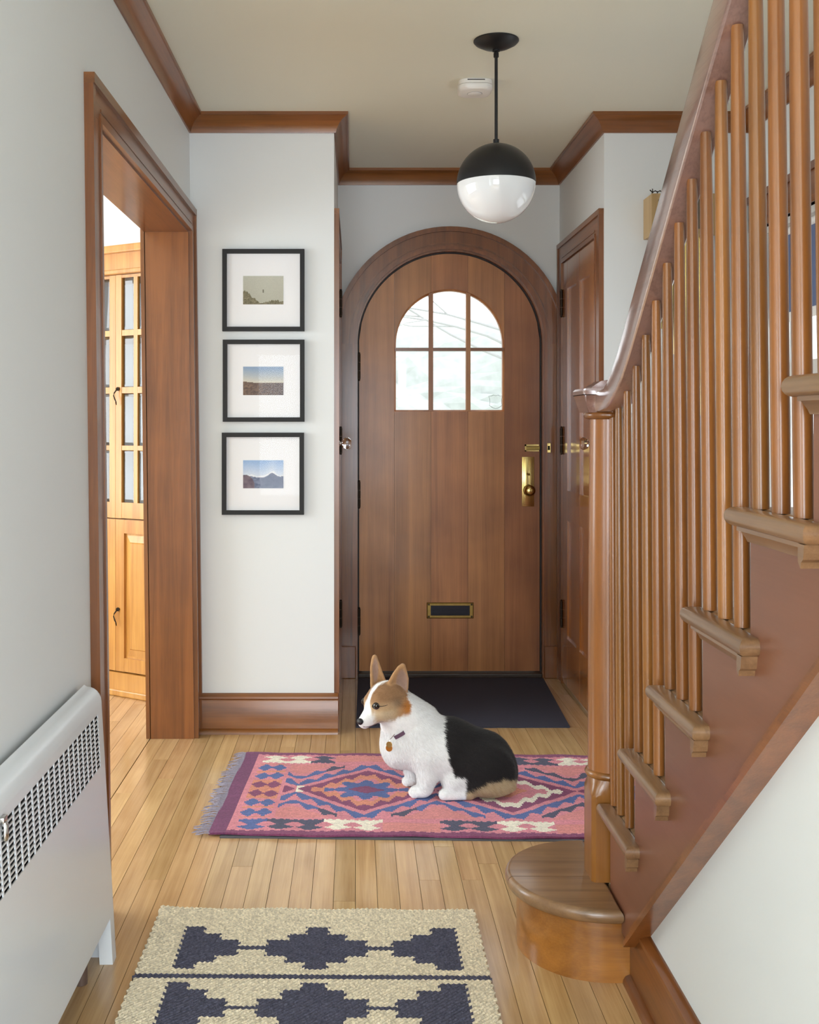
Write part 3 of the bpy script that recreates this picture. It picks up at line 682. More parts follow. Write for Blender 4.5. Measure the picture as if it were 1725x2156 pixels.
# ------------------------------------------------------------------ pictures
def print_mesh(name, x0, x1, y, z0, z1, fn, parent, nx=64, nz=44):
    xs = np.linspace(0, 1, nx+1); zs = np.linspace(0, 1, nz+1)
    v = [(x0+(x1-x0)*a, y, z0+(z1-z0)*b) for b in zs for a in xs]
    f = [(j*(nx+1)+i, j*(nx+1)+i+1, (j+1)*(nx+1)+i+1, (j+1)*(nx+1)+i) for j in range(nz) for i in range(nx)]
    me = bpy.data.meshes.new(name); me.from_pydata(v, [], f)
    ca = me.color_attributes.new('Col', 'FLOAT_COLOR', 'CORNER'); cols = []
    for j in range(nz):
        for i in range(nx):
            c = fn((i+0.5)/nx, (j+0.5)/nz); cols += [(*lin(*c), 1.0)]*4
    ca.data.foreach_set('color', np.array(cols, dtype=np.float32).ravel())
    return link(name, me, M_print, parent)
M_print = attrmat('photo_print', 0.5, mulnoise=0.04)
def mixc(a, b, t): t = min(max(t, 0), 1); return tuple(x*(1-t)+y*t for x, y in zip(a, b))
rnd = np.random.RandomState(3); NZ = rnd.rand(80, 80)
def nz_(x, y, s):
    x, y = x*s, y*s; i, j = int(x), int(y); fx_, fy_ = x-i, y-j; g = lambda a, b: NZ[a % 80, b % 80]
    return (g(i, j)*(1-fx_)+g(i+1, j)*fx_)*(1-fy_)+(g(i, j+1)*(1-fx_)+g(i+1, j+1)*fx_)*fy_
def ph_trees(u, v):
    sky = mixc((176, 174, 158), (186, 186, 172), v)
    hl = 0.45*max(0, 1-u/0.42)**0.7*(0.75+0.5*nz_(u, 0.3, 30)); hr = 0.17*(1-abs(u-0.8)/0.45) if u > 0.5 else 0
    h = max(hl, hr*(0.7+0.6*nz_(u, 0.1, 40)), 0.05)
    if v < h: return mixc((88, 82, 60), (150, 142, 116), nz_(u, v, 44))
    if abs(u-0.5) < 0.01 and 0.40 < v < 0.53: return (110, 106, 92)
    return sky
def ph_plain(u, v):
    hz = 0.43+0.05*max(0, 1-u/0.35)
    if v < hz: return mixc(mixc((86, 70, 64), (140, 112, 92), nz_(u, v, 30)), (96, 92, 100), u*0.5)
    return mixc((206, 200, 184), (140, 162, 190), (v-hz)/0.5)
def ph_mount(u, v):
    h = 0.38+0.12*math.exp(-((u-0.72)/0.1)**2)+0.06*nz_(u, 0.5, 12)-0.05*math.exp(-((u-0.4)/0.1)**2)
    if u < 0.28 and v < 0.48*math.sqrt(max(0, 1-(u-0.05)**2/0.06)): return mixc((92, 80, 92), (128, 112, 120), nz_(u, v, 14))
    if v < h: return mixc((88, 96, 120), (134, 142, 164), nz_(u, v, 26))
    c = mixc((214, 220, 230), (150, 178, 216), (v-h)/0.55)
    return mixc(c, (232, 234, 238), 0.7 if v < h+0.10*nz_(u, 0.2, 9) else 0)
pics = [((468, 641), (524, 697), ph_trees, 'topmost of the three black framed pictures, bare trees under a pale sky', (581, 641)),
        ((469, 641), (715, 888), ph_plain, 'middle of the three black framed pictures, brown plain under a blue sky', (772, 832)),
        ((467, 640), (911, 1084), ph_mount, 'lowest of the three black framed pictures, blue mountain range', (969, 1028))]
for (xa, xb), (ya, yb2), fn, lab, (pa_, pb_) in pics:
    Yp = D1-0.022
    a = at(xa, yb2, Yp); b = at(xb, ya, Yp); x0, x1, z0, z1 = a.x, b.x, a.z, b.z
    p = thing('framed_picture', ((x0+x1)/2, D1, z0), lab, 'picture', 'black framed pictures on the hall wall')
    fw = 0.0175; rs = []
    m = MB()
    o_ = [(x0, z0), (x1, z0), (x1, z1), (x0, z1)]; i_ = [(x0+fw, z0+fw), (x1-fw, z0+fw), (x1-fw, z1-fw), (x0+fw, z1-fw)]
    rr = [[(q[0], Yp, q[1]), (s_[0], Yp, s_[1]), (s_[0], D1-0.003, s_[1]), (q[0], D1-0.003, q[1])] for q, s_ in zip(o_, i_)]
    m.rings(rr+[rr[0]], cap=False); m.done('frame', M_frame, p, weld=True)
    m = MB(); m.box(x0+fw-0.002, x1-fw+0.002, D1-0.010, D1-0.002, z0+fw-0.002, z1-fw+0.002); mt = m.done('mat_board', M_mat, p)
    pa3 = at(512, pb_, D1-0.01); pb3 = at(597, pa_, D1-0.01)
    m = MB(); m.box(pa3.x-0.004, pb3.x+0.004, D1-0.0105, D1-0.009, pa3.z-0.004, pb3.z+0.004); m.done('mat_window', M_mat, mt)
    print_mesh('photo', pa3.x, pb3.x, D1-0.0112, pa3.z, pb3.z, fn, p)
    m = MB(); m.box(x0+fw, x1-fw, D1-0.0165, D1-0.0150, z0+fw, z1-fw); m.done('glass', M_picglass, p)

# ------------------------------------------------------------------ pendant lamp, smoke alarm
PY = 3.505; PX = (1045-748)*PY/F; PZ = EYE+(892-386)*PY/F; PR = 83*PY/F
pl = thing('pendant_lamp', (PX, PY, H), 'black and white globe pendant lamp hanging from the hall ceiling', 'lamp')
m = MB(); m.lathe([(0.0725, H-0.0005), (0.0725, H-0.004), (0.066, H-0.011), (0.045, H-0.022), (0.020, H-0.030), (0.010, H-0.032)], (PX, PY, 0), 'Z', 40); m.done('canopy', M_black, pl, smooth=True)
m = MB(); m.lathe([(0.012, H-0.028), (0.012, H-0.036), (0.006, H-0.038), (0.0085, H-0.042), (0.0085, H-0.054), (0.006, H-0.056)], (PX, PY, 0), 'Z', 20); m.done('swivel', M_black, pl, smooth=True)
m = MB(); m.lathe([(0.0052, H-0.03), (0.0052, PZ+PR)], (PX, PY, 0), 'Z', 16); m.done('rod', M_black, pl, smooth=True)
m = MB(); m.lathe([(0.0095, PZ+PR+0.014), (0.0095, PZ+PR-0.004)], (PX, PY, 0), 'Z', 20); m.done('socket_cup', M_black, pl, smooth=True)
hs = [(PR*math.cos(t), PZ+PR*math.sin(t)) for t in np.linspace(0, PI/2-0.03, 20)]
m = MB(); m.lathe([(PR-0.004, PZ-0.002)]+hs, (PX, PY, 0), 'Z', 56); m.done('dome', M_black, pl, smooth=True)
hs = [((PR-0.001)*math.cos(t), PZ-0.0015+(PR-0.001)*math.sin(t)) for t in np.linspace(0, -PI/2+0.01, 24)]
m = MB(); m.lathe([(PR-0.006, PZ+0.002)]+hs, (PX, PY, 0), 'Z', 56); m.done('globe', M_opal, pl, smooth=True)
SMX, SMY = 0.432, 3.945
sm = thing('smoke_alarm', (SMX, SMY, H), 'white square smoke alarm on the ceiling behind the pendant rod', 'smoke alarm')
def rrect(cx, cy, h, r, n=6):
    o = []
    for k, (sx, sy) in enumerate(((1, 1), (-1, 1), (-1, -1), (1, -1))):
        for i in range(n+1):
            a = PI/2*k+PI/2*i/n; o.append((cx+sx*(h-r)+r*math.cos(a), cy+sy*(h-r)+r*math.sin(a)))
    return o
m = MB(); m.rings([[(x, y, z) for x, y in rrect(SMX, SMY, hh, 0.034)] for hh, z in ((0.060, H-0.0005), (0.060, H-0.016))]); m.done('alarm_base', M_plastic, sm, smooth=True)
m = MB(); m.rings([[(x, y, z) for x, y in rrect(SMX, SMY, hh, 0.034)] for hh, z in ((0.0575, H-0.0155), (0.0605, H-0.018), (0.0605, H-0.030), (0.056, H-0.037), (0.048, H-0.039))]); m.done('alarm_cover', M_plastic, sm, smooth=True)
m = MB(); m.box(SMX-0.032, SMX+0.030, SMY-0.0606, SMY-0.058, H-0.007, H-0.004); m.done('vent_slot', M_dark, sm)
m = MB(); m.lathe([(0.026, H-0.0388), (0.026, H-0.0405), (0.024, H-0.0415), (0.0, H-0.042)], (SMX, SMY, 0), 'Z', 28); m.done('test_button', M_plastic, sm, smooth=True)
m = MB(); m.lathe([(0.0275, H-0.0388), (0.0275, H-0.0395), (0.026, H-0.0396)], (SMX, SMY, 0), 'Z', 28); m.done('button_ring', plain('grey_plastic', (150, 150, 148), 0.5), sm, smooth=True)

# ------------------------------------------------------------------ door chime on the wall behind the handrail
ch = thing('door_chime', (1.275, D1, 1.96), 'tan wooden door chime box with brass tubes on the wall behind the handrail', 'door chime')
M_chime = wood('chime_wood', (160, 128, 80), (190, 160, 112), 'Z', 0.5, 0.02, 30, 1.5, 0.1)
CY0 = 4.236
m = MB(); m.box(1.149, 1.400, CY0+0.004, D1-0.001, 1.962, 2.122, 0.002); m.done('chime_box', M_chime, ch)
m = MB(); i_ = [(1.175, 1.985), (1.374, 1.985), (1.374, 2.100), (1.175, 2.100)]; o_ = [(1.149, 1.962), (1.400, 1.962), (1.400, 2.122), (1.149, 2.122)]
rr = [[(q[0], CY0-0.004, q[1]), (s_[0], CY0-0.004, s_[1]), (s_[0], CY0+0.004, s_[1]), (q[0], CY0+0.004, q[1])] for q, s_ in zip(o_, i_)]
m.rings(rr+[rr[0]], cap=False); m.done('front_frame', M_chime, ch, weld=True)
m = MB(); m.box(1.175, 1.374, CY0+0.001, CY0+0.004, 1.985, 2.100); m.done('front_panel', plain('brown_grille_cloth', (110, 98, 84), 0.9, bump=0.5, bscale=300), ch)
for xx, ln in ((1.200, 0.36), (1.245, 0.46), (1.297, 0.58), (1.351, 0.70)):
    m = MB(); m.lathe([(0.0095, 1.962), (0.0095, 1.962-ln)], (xx, 4.285, 0), 'Z', 18); m.done('brass_tube', M_brass, ch, smooth=True)
wo = MB()
q0 = at(1369, 399, 4.26)
P = [(0, 0.012), (0.012, -0.004), (0.02, 0.006), (0.03, -0.002), (0.04, 0.008), (0.05, -0.003), (0.06, 0.006), (0.066, -0.006)]
base_z = 2.122+0.0045
wo.tube([(q0.x+a, 4.262+0.004*math.sin(a*200), base_z+0.008+b*0.6) for a, b in P], 0.0022, 6)
for (a0, a1) in ((0.010, 0.006), (0.03, 0.027), (0.052, 0.056)): wo.tube([(q0.x+a0, 4.262, base_z+0.010), (q0.x+a1, 4.258, base_z-0.003)], 0.0018, 6)
wo.tube([(q0.x+0.012, 4.262, base_z+0.006), (q0.x+0.010, 4.262, base_z+0.020)], 0.0018, 6)
tag(wo.done('wire_ornament', M_iron), 'small dark twisted wire ornament standing on top of the wooden chime box', 'ornament')

# ------------------------------------------------------------------ built-in cabinet in the dining room
CE = Vector((-0.855, 0.518, 0)); CN = Vector((-0.518, -0.855, 0)); CO = Vector((-0.9025, 4.85, 0))
cab = thing('corner_cabinet', CO, 'honey pine built-in cabinet with glazed upper doors seen through the left opening', 'cabinet')
def cb(nm, u0, u1, d0, d1, z0, z1, mat=None, par=None, bev=0.0):
    """u along the front, d out of the front"""
    m = MB(); m.box(u0, u1, d0, d1, z0, z1, bev)
    for v in m.bm.verts:
        p = CO+CE*v.co.x+CN*v.co.y; v.co = (p.x, p.y, v.co.z)
    return m.done(nm, mat or M_pine, par or cab)
U0, UM, U1 = -0.085, 0.213, 0.62
cb('back_panel', U0-0.02, U1+0.1, -0.36, -0.34, 0.0, 2.03, M_dwall)
cb('side_panel', U0-0.03, U0-0.02, -0.35, 0.0, 0.0, 2.03); cb('side_panel', U1+0.02, U1+0.10, -0.35, 0.0, 0.0, 2.03)
for z in (0.80, 1.12, 1.38, 1.64): cb('shelf', U0-0.02, U1+0.05, -0.34, -0.05, z-0.018, z)
cb('top_panel', U0-0.02, U1+0.1, -0.35, 0.004, 1.915, 2.03)
cb('header', U0-0.02, U1+0.12, 0.0, 0.012, 1.905, 2.01); cb('cornice', U0-0.022, U1+0.13, 0.0, 0.035, 2.0, 2.035, bev=0.006); cb('header_bead', U0-0.02, U1+0.12, 0.010, 0.024, 1.906, 1.926, bev=0.004)
cb('toe_board', U0-0.02, U1+0.12, -0.02, 0.014, 0.0, 0.105); cb('base_moulding', U0-0.02, U1+0.12, 0.0, 0.024, 0.0, 0.03, bev=0.006)
cb('face_stile', U0-0.02, U0-0.003, -0.02, 0.004, 0.1, 1.915); cb('face_stile', U1+0.003, U1+0.10, -0.02, 0.004, 0.1, 1.915)
rows = [(1.653, 1.889), (1.395, 1.627), (1.131, 1.367), (0.874, 1.110)]
for (ua, ub, hs_) in ((U0, UM, 1), (UM, U1, -1)):
    st = 0.0365
    dr = cb('glazed_door', ua+0.001, ua+st, -0.014, 0.006, 0.802, 1.903)
    cb('door_stile', ub-st, ub-0.001, -0.014, 0.006, 0.802, 1.903, par=dr)
    lo_, hi_ = ua+st, ub-st; ncol = 3 if ub-ua < 0.39 else 4
    if ncol == 3: cols_ = [(0.104, 0.1756), (0.0100, 0.0814)]; lo_ = ua+st
    else:
        wd = (hi_-lo_-3*0.022)/4; cols_ = [(lo_+q*(wd+0.022), lo_+q*(wd+0.022)+wd) for q in range(4)]
    if ncol == 3: cb('door_stile', ua+st-0.001, cols_[-1][0], -0.014, 0.0055, 0.802, 1.903, par=dr)
    cb('door_rail', lo_, hi_, -0.014, 0.005, rows[0][1], 1.902, par=dr); cb('door_rail', lo_, hi_, -0.014, 0.005, 0.803, rows[-1][0], par=dr)
    for q in range(3): cb('glazing_bar', lo_, hi_, -0.010, 0.004, rows[q+1][1], rows[q][0], par=dr)
    cs = sorted(cols_)
    for q in range(len(cs)-1): cb('glazing_bar', cs[q][1], cs[q+1][0], -0.010, 0.0045, rows[-1][0], rows[0][1], par=dr)
    for (c0, c1) in cs:
        for (z0, z1) in rows:
            m = MB()
            o_ = [(c0, z0), (c1, z0), (c1, z1), (c0, z1)]; bv = 0.014
            i_ = [(c0+bv, z0+bv), (c1-bv, z0+bv), (c1-bv, z1-bv), (c0+bv, z1-bv)]
            W3 = lambda u, d, z: tuple((CO+CE*u+CN*d)[:2])+(z,)
            m.rings([[W3(u, -0.008, z) for u, z in o_], [W3(u, -0.0055, z) for u, z in o_], [W3(u, -0.0025, z) for u, z in i_]])
            m.done('pane', M_cabglass, dr)
    ld = cb('lower_door', ua+0.001, ub-0.001, -0.012, -0.006, 0.11, 0.797)
    cb('door_stile', ua+0.001, ua+0.052, -0.006, 0.006, 0.11, 0.797, par=ld); cb('door_stile', ub-0.052, ub-0.001, -0.006, 0.006, 0.11, 0.797, par=ld)
    cb('door_rail', ua+0.052, ub-0.052, -0.006, 0.0055, 0.735, 0.796, par=ld); cb('door_rail', ua+0.052, ub-0.052, -0.006, 0.0055, 0.111, 0.172, par=ld)
    m = MB(); o_ = [(ua+0.054, 0.174), (ub-0.054, 0.174), (ub-0.054, 0.733), (ua+0.054, 0.733)]; g = 0.028; i_ = [(ua+0.054+g, 0.174+g+0.01), (ub-0.054-g, 0.174+g+0.01), (ub-0.054-g, 0.733-g-0.01), (ua+0.054+g, 0.733-g-0.01)]
    m.rings([[W3(u, -0.007, z) for u, z in o_], [W3(u, -0.002, z) for u, z in i_], [W3(u, 0.003, z) for u, z in [(a+(0.004 if k in (0, 3) else -0.004), b+(0.004 if k < 2 else -0.004)) for k, (a, b) in enumerate(i_)]]]); m.done('raised_panel', M_pine, ld)
    uh = (UM-0.018) if hs_ == 1 else (UM+0.018)
    if hs_ == 1:
        for (zc, par) in ((1.365, dr), (0.368, ld)):
            pt = [(uh, 0.012, zc+0.02), (uh, 0.02, zc+0.016), (uh+0.008, 0.024, zc+0.004), (uh+0.010, 0.026, zc-0.008), (uh+0.002, 0.028, zc-0.024), (uh-0.004, 0.026, zc-0.036), (uh-0.001, 0.020, zc-0.05)]
            m = MB(); m.tube([W3(*q) for q in pt], [0.003, 0.0032, 0.003, 0.003, 0.003, 0.0028, 0.002], 8); m.lathe([(0.008, -0.006), (0.009, 0.0), (0.006, 0.006)], W3(uh, 0.010, zc+0.022), 'Y', 12)
            m.done('handle', M_iron, par, smooth=True)
m = MB(); m.box(U1+0.1, U1+1.3, -0.03, 0.0, 0, H); m.box(U0-0.02, U1+0.1, -0.03, 0.0, 2.03, H)
for v in m.bm.verts:
    p = CO+CE*v.co.x+CN*v.co.y; v.co = (p.x, p.y, v.co.z)
struct(m.done('wall_cabinet', M_dwall), 'bright white wall over the pine cabinet')

# ------------------------------------------------------------------ mats and rugs
m = MB()
c4 = [(0.002, 4.413), (0.868, 4.413), (0.916, 5.262), (0.014, 5.262)]
c4 = [(0.003, 4.415), (0.868, 4.415), (0.905, 5.255), (0.014, 5.255)]
m.rings([[(x, y, 0.0) for x, y in c4], [(x, y, 0.007) for x, y in c4]])
dm = m.done('doormat', M_doormat)
tag(dm, 'dark navy ribbed doormat before the arched front door', 'doormat')

def grid_rug(name, nx, ny, P, colf, mat, parent=None, zf=None, thick=0.006):
    """P(i, j) -> x, y; top surface grid with woven relief and a skirt"""
    V = np.zeros((ny+1, nx+1, 3)); 
    for j in range(ny+1):
        for i in range(nx+1):
            x, y = P(i/nx, j/ny); V[j, i] = (x, y, zf(i, j))
    edge = []
    base = (nx+1)*(ny+1)
    v = V.reshape(-1, 3).tolist()
    f = [(j*(nx+1)+i, j*(nx+1)+i+1, (j+1)*(nx+1)+i+1, (j+1)*(nx+1)+i) for j in range(ny) for i in range(nx)]
    loop = [i for i in range(nx+1)]+[j*(nx+1)+nx for j in range(1, ny+1)]+[ny*(nx+1)+i for i in range(nx-1, -1, -1)]+[j*(nx+1) for j in range(ny-1, 0, -1)]
    for q in loop: v.append((v[q][0], v[q][1], v[q][2]-thick))
    n = len(loop)
    f2 = [(loop[k], base+k, base+(k+1) % n, loop[(k+1) % n]) for k in range(n)]
    bot = [tuple(base+k for k in range(n))][0][::-1]
    me = bpy.data.meshes.new(name); me.from_pydata(v, [], f+f2+[bot])
    ca = me.color_attributes.new('Col', 'FLOAT_COLOR', 'CORNER')
    cols = np.zeros((nx*ny*4+4*n+n, 4), np.float32); cols[:, 3] = 1
    k = 0
    cell = {}
    for j in range(ny):
        for i in range(nx):
            cols[k:k+4, :3] = colf(i, j); k += 4
    def vc(q):
        j, i = divmod(q, nx+1); return colf(min(i, nx-1), min(j, ny-1))
    for q in range(n): cols[k:k+4, :3] = vc(loop[q]); k += 4
    cols[k:, :3] = cols[0, :3]
    ca.data.foreach_set('color', cols.ravel())
    return link(name, me, mat, parent)
M_kilim = attrmat('wool_kilim', 0.95, 0.5, 260, 0.1, 0.14)
M_runner = attrmat('chunky_jute_weave', 0.95, 0.9, 170, 0.0, 0.22)

# kilim
KW, KL = 0.80, 1.62; ang = math.radians(-1.6); ku = Vector((math.cos(ang), math.sin(ang))); kv = Vector((0.042, 1.0)).normalized(); ko = Vector((-0.437, 3.248))
PINK, SALM, MAUV, BLUE, GREY, IVOR, PURP = [np.array(lin(*c)) for c in ((216, 138, 150), (216, 142, 118), (136, 74, 108), (88, 106, 160), (82, 82, 104), (240, 232, 214), (120, 68, 104))]
KX, KY = 260, 128
tri = lambda x: abs(((x+0.5) % 1.0)*2-1)
def kil(u, v):
    e = min(v, KW-v); vc = KW/2; a = v-vc
    if u < 0.052: return PURP
    if e < 0.022 or (e < 0.034 and (u/0.030) % 1.0 < 0.5): return MAUV
    if u < 0.070: return PINK
    # hooked motifs along both long edges
    if e < 0.135:
        k = int((u-0.075)/0.088); um = 0.075+0.088*(k+0.5); q = abs(u-um)
        pal = [BLUE, GREY, GREY, IVOR, IVOR, None, None, GREY, GREY, IVOR, IVOR, None, GREY, GREY, IVOR, IVOR, None, BLUE]
        if v > vc: pal = [IVOR, IVOR, GREY, None, None, GREY, GREY, None, IVOR, IVOR, GREY, GREY, IVOR, IVOR, IVOR, None, BLUE, BLUE]
        c = pal[k % len(pal)]
        if c is not None:
            ee = e-0.058
            if abs(ee) < 0.020 and q < 0.040*(1-abs(ee)/0.022)+0.004: return c
            if 0.070 < e < 0.100 and q < 0.006+0.030*(e-0.070)/0.03: return c
            if 0.098 < e < 0.120 and (q < 0.046): return c
            if 0.120 <= e < 0.128 and (u/0.022) % 1.0 < 0.5 and q < 0.046: return c
        return PINK if not (0.03 < e < 0.1 and c is None) else (PINK*0.5+SALM*0.5)
    if u < 0.168:
        # end panel: pairs of diamonds
        k = int((v-0.135)/0.0885); vm = 0.135+0.0885*(k+0.5); c = [BLUE, BLUE, MAUV, MAUV, BLUE, BLUE][k % 6]
        w_ = (u-0.070)/0.098; q = abs((w_*2) % 1.0-0.5)*2
        if abs(v-vm) < 0.034*(1-q)+0.004: return c
        return SALM if k in (2, 3) or abs(v-vm) > 0.037 else PINK
    if u < 0.180: return PINK
    P_ = 0.465; uc0 = 0.457; k = round((u-uc0)/P_); uc = uc0+k*P_; du = abs(u-uc)
    dd = du/0.236+abs(a)/0.205
    ser = 0.17*tri(du/0.050)
    alt = k % 2
    if alt == 0:
        # star
        rs = math.hypot(du/0.105, a/0.095); th = math.atan2(a/0.095, (u-uc)/0.105); st = 0.66+0.36*abs(math.cos(4*th))**1.5
        if du/0.062+abs(a)/0.040 < 1.0: return MAUV
        if rs < st*1.02: return BLUE
        if du < 0.14 and abs(a) < 0.018*max(0, (du-0.085)/0.05): return BLUE
    if dd < 0.50+ser: return PINK if alt == 0 else (SALM if dd < 0.3 else PINK)
    if dd < 0.70+ser: return SALM if alt == 0 else IVOR
    if dd < 0.98: return MAUV
    if du > 0.205 and alt == 0 and u < uc and k == 0 and abs(a) < 0.03: return IVOR
    z2 = abs(a)-(0.205*(1-du/0.236))
    if 0.024 < z2 < 0.044+0.038*tri(du/0.058): return BLUE
    if du > 0.085 and 0.098 < z2 < 0.114+0.034*tri((du+0.02)/0.058): return BLUE if int(u/0.31) % 2 == 0 else GREY
    if z2 > 0.150: return SALM*0.4+PINK*0.6
    return PINK
rk = np.random.RandomState(5)
kn = rk.rand(KY, KX); krow = rk.rand(KY, 40)
def kcol(i, j):
    c = kil((i+0.5)*KL/KX, (j+0.5)*KW/KY)
    return c*(0.88+0.2*kn[j, i])*(0.94+0.12*krow[j, i//7])
def kP(a, b):
    p = ko+ku*(a*KL)+kv*(b*KW); wob = 0.004*math.sin(a*19+1.0) if b > 0.98 or b < 0.02 else 0
    return (p.x, p.y+wob)
def kz(i, j):
    b = j/KY
    return 0.012+0.0012*math.sin(i*0.21+j*0.1)+0.0006*((i+j) % 2)
rug = thing('kilim_rug', (ko.x, ko.y, 0), 'pink kilim rug with blue and mauve diamonds and grey fringe, under the dog', 'rug')
grid_rug('rug_field', KX, KY, kP, kcol, M_kilim, rug, kz, 0.006)
m = MB(); rf = random.Random(4)
for k in range(74):
    b = (k+0.5)/74; p0 = ko+kv*(b*KW); ln = rf.uniform(0.034, 0.060); d1 = rf.uniform(-0.007, 0.007); d2 = rf.uniform(-0.014, 0.014)
    for q in range(3):
        ox = (q-1)*0.0024; sp = (q-1)*rf.uniform(-0.002, 0.003)
        m.tube([(p0.x+0.004, p0.y+ox, 0.0105), (p0.x-ln*0.3, p0.y+ox*0.3+d1*0.6, 0.0125), (p0.x-ln*0.7, p0.y+ox*0.4+d1+sp, 0.0080), (p0.x-ln*rf.uniform(0.85, 1.0), p0.y+ox*0.4+d2+sp*2, 0.0064)], [0.0016, 0.0017, 0.0014, 0.0008], 5)
fr = m.done('fringe', plain('grey_lilac_yarn', (150, 144, 160), 0.95, var=0.35, bscale=150), rug); fr['kind'] = 'stuff'
m = MB()
pc = [ko+ku*0.035+kv*(-0.006), ko+ku*(KL-0.02)+kv*(-0.006), ko+ku*(KL-0.02)+kv*(KW-0.02), ko+ku*0.035+kv*(KW-0.03)]
m.rings([[(p.x, p.y, 0.0) for p in pc], [(p.x, p.y, 0.0045) for p in pc]])
tag(m.done('rug_pad', plain('grey_felt', (92, 92, 98), 0.95, bump=0.5, bscale=300)), 'thin grey felt pad showing below the front edge of the pink rug', 'rug pad')

# runner with stepped diamonds
CREAM, CHAR = np.array(lin(232, 219, 192)), np.array(lin(88, 88, 104))
RX0, RX1, RYa, RYb = -0.489, 0.298, 0.95, 2.750
RNX, RNY = 132, 300
def run_(x, y):
    v = (2.645-y)
    if v < -0.02: return CREAM
    k = math.floor((v+0.0415)/0.2615); w_ = v-k*0.2615        # row coordinate, 0..0.2 figure, line near 0.23
    if abs(w_-0.2325) < 0.010 or abs(w_+0.029) < 0.010: return CHAR if v > 0.05 else CREAM
    if w_ < 0 or w_ > 0.203: return CREAM
    r = abs(w_-0.1015); lev = 0 if r < 0.0085 else (1 if r < 0.0385 else (2 if r < 0.070 else 3))
    if x < -0.411 or x > 0.240: return CREAM
    q = abs(x+0.0895)
    half = {0: 0.118, 1: 0.118, 2: 0.071, 3: 0.0275}[lev]
    if q < half: return CHAR
    if lev == 0: return CHAR
    if x < {1: -0.270, 2: -0.317, 3: -0.361}[lev]: return CHAR
    if x > {1: 0.0861, 2: 0.136, 3: 0.182}[lev]: return CHAR
    return CREAM
rn = rk.rand(RNY, RNX)
def rcol(i, j):
    x = RX0+(i+0.5)*(RX1-RX0)/RNX; y = RYa+(j+0.5)*(RYb-RYa)/RNY
    jit = (0.003 if ((j//2) % 2) else -0.003)*(1 if x < -0.09 else -1)
    c = run_(x+jit, y)
    return c*(0.78+0.36*rn[j, i])
def rP(a, b):
    x = RX0+(RX1-RX0)*a; y = RYa+(RYb-RYa)*b
    if a in (0, 1): x += 0.003*math.sin(b*RNY*1.3)*(1 if a else -1)
    if b == 1: y += 0.004*math.sin(a*21)
    return (x, y-0.012*a*b)
rj = rk.rand(RNY+1, RNX+1)
runner = grid_rug('runner_rug', RNX, RNY, rP, rcol, M_runner, None, lambda i, j: 0.011+0.0022*(1 if (i+j) % 2 else -1)*0.6+0.0014*rj[j, i]+(0.006*math.exp(-(i/5.0)**2-((RNY-j)/5.0)**2)), 0.011)
tag(runner, 'cream jute runner rug with stepped charcoal diamonds, nearest the camera', 'rug')

# ------------------------------------------------------------------ the dog
GZ = 0.0142
class Sdf:
    def __init__(s): s.p = []
    def cone(s, a, b, r1, r2, k=0.025): s.p.append(('c', np.array(a), np.array(b), r1, r2, k))
    def ell(s, c, r, k=0.025, R=None): s.p.append(('e', np.array(c), np.array(r), R, None, k))
    def ev(s, X):
        if X.ndim == 4:
            D = np.full(X.shape[:-1], 9.0); ax = [X[:, 0, 0, 0], X[0, :, 0, 1], X[0, 0, :, 2]]
            for pr in s.p:
                t, a, b, r1, r2, k = pr
                if t == 'c': m_ = max(r1, r2)+k+0.02; lo_, hi_ = np.minimum(a, b)-m_, np.maximum(a, b)+m_
                else: m_ = b.max()+k+0.02; lo_, hi_ = a-m_, a+m_
                sl = tuple(slice(int(np.searchsorted(ax[i], lo_[i])), int(np.searchsorted(ax[i], hi_[i]))) for i in range(3))
                if min(q.stop-q.start for q in sl) > 0: D[sl] = s.mix(X[sl], D[sl], [pr])
            return np.maximum(D, GZ-X[..., 2])
        return np.maximum(s.mix(X, np.full(X.shape[:-1], 9.0), s.p), GZ-X[..., 2])
    def mix(s, X, d, prims):
        for t, a, b, r1, r2, k in prims:
            if t == 'c':
                ab = b-a; q = X-a; h = np.clip((q@ab)/(ab@ab), 0, 1)
                e = np.linalg.norm(q-h[..., None]*ab, axis=-1)-(r1+(r2-r1)*h)
            else:
                q = X-a
                if r1 is not None: q = q@r1
                k0 = np.linalg.norm(q/b, axis=-1); k1 = np.linalg.norm(q/(b*b), axis=-1)
                e = k0*(k0-1.0)/np.maximum(k1, 1e-6)
            hh = np.clip(0.5+0.5*(d-e)/k, 0, 1)
            d = d*(1-hh)+e*hh-k*hh*(1-hh)
        return d
def C(cx, cy, Y):        # position on the dog, measured on an enlargement of the photograph
    return np.array(at(700+cx/3.136, 1350+cy/3.136, Y))
def E(cx, cy, Y):
    return np.array(at(730+cx/9.376, 1370+cy/9.376, Y))
YM = 3.628
sd = Sdf()
sd.cone(C(505, 670, YM), C(760, 715, YM), 0.082, 0.098, 0.03)
sd.cone(C(760, 715, YM), C(985, 800, YM+0.005), 0.098, 0.104, 0.03)
sd.ell(C(1040, 870, YM), (0.088, 0.095, 0.082), 0.03)
sd.ell(C(420, 700, YM-0.005), (0.045, 0.062, 0.060), 0.03)          # breast
sd.cone(C(548, 555, YM), C(420, 425, YM-0.03), 0.082, 0.060, 0.03)    # neck
sd.cone(C(470, 640, YM-0.01), C(430, 540, YM-0.025), 0.064, 0.054, 0.03)
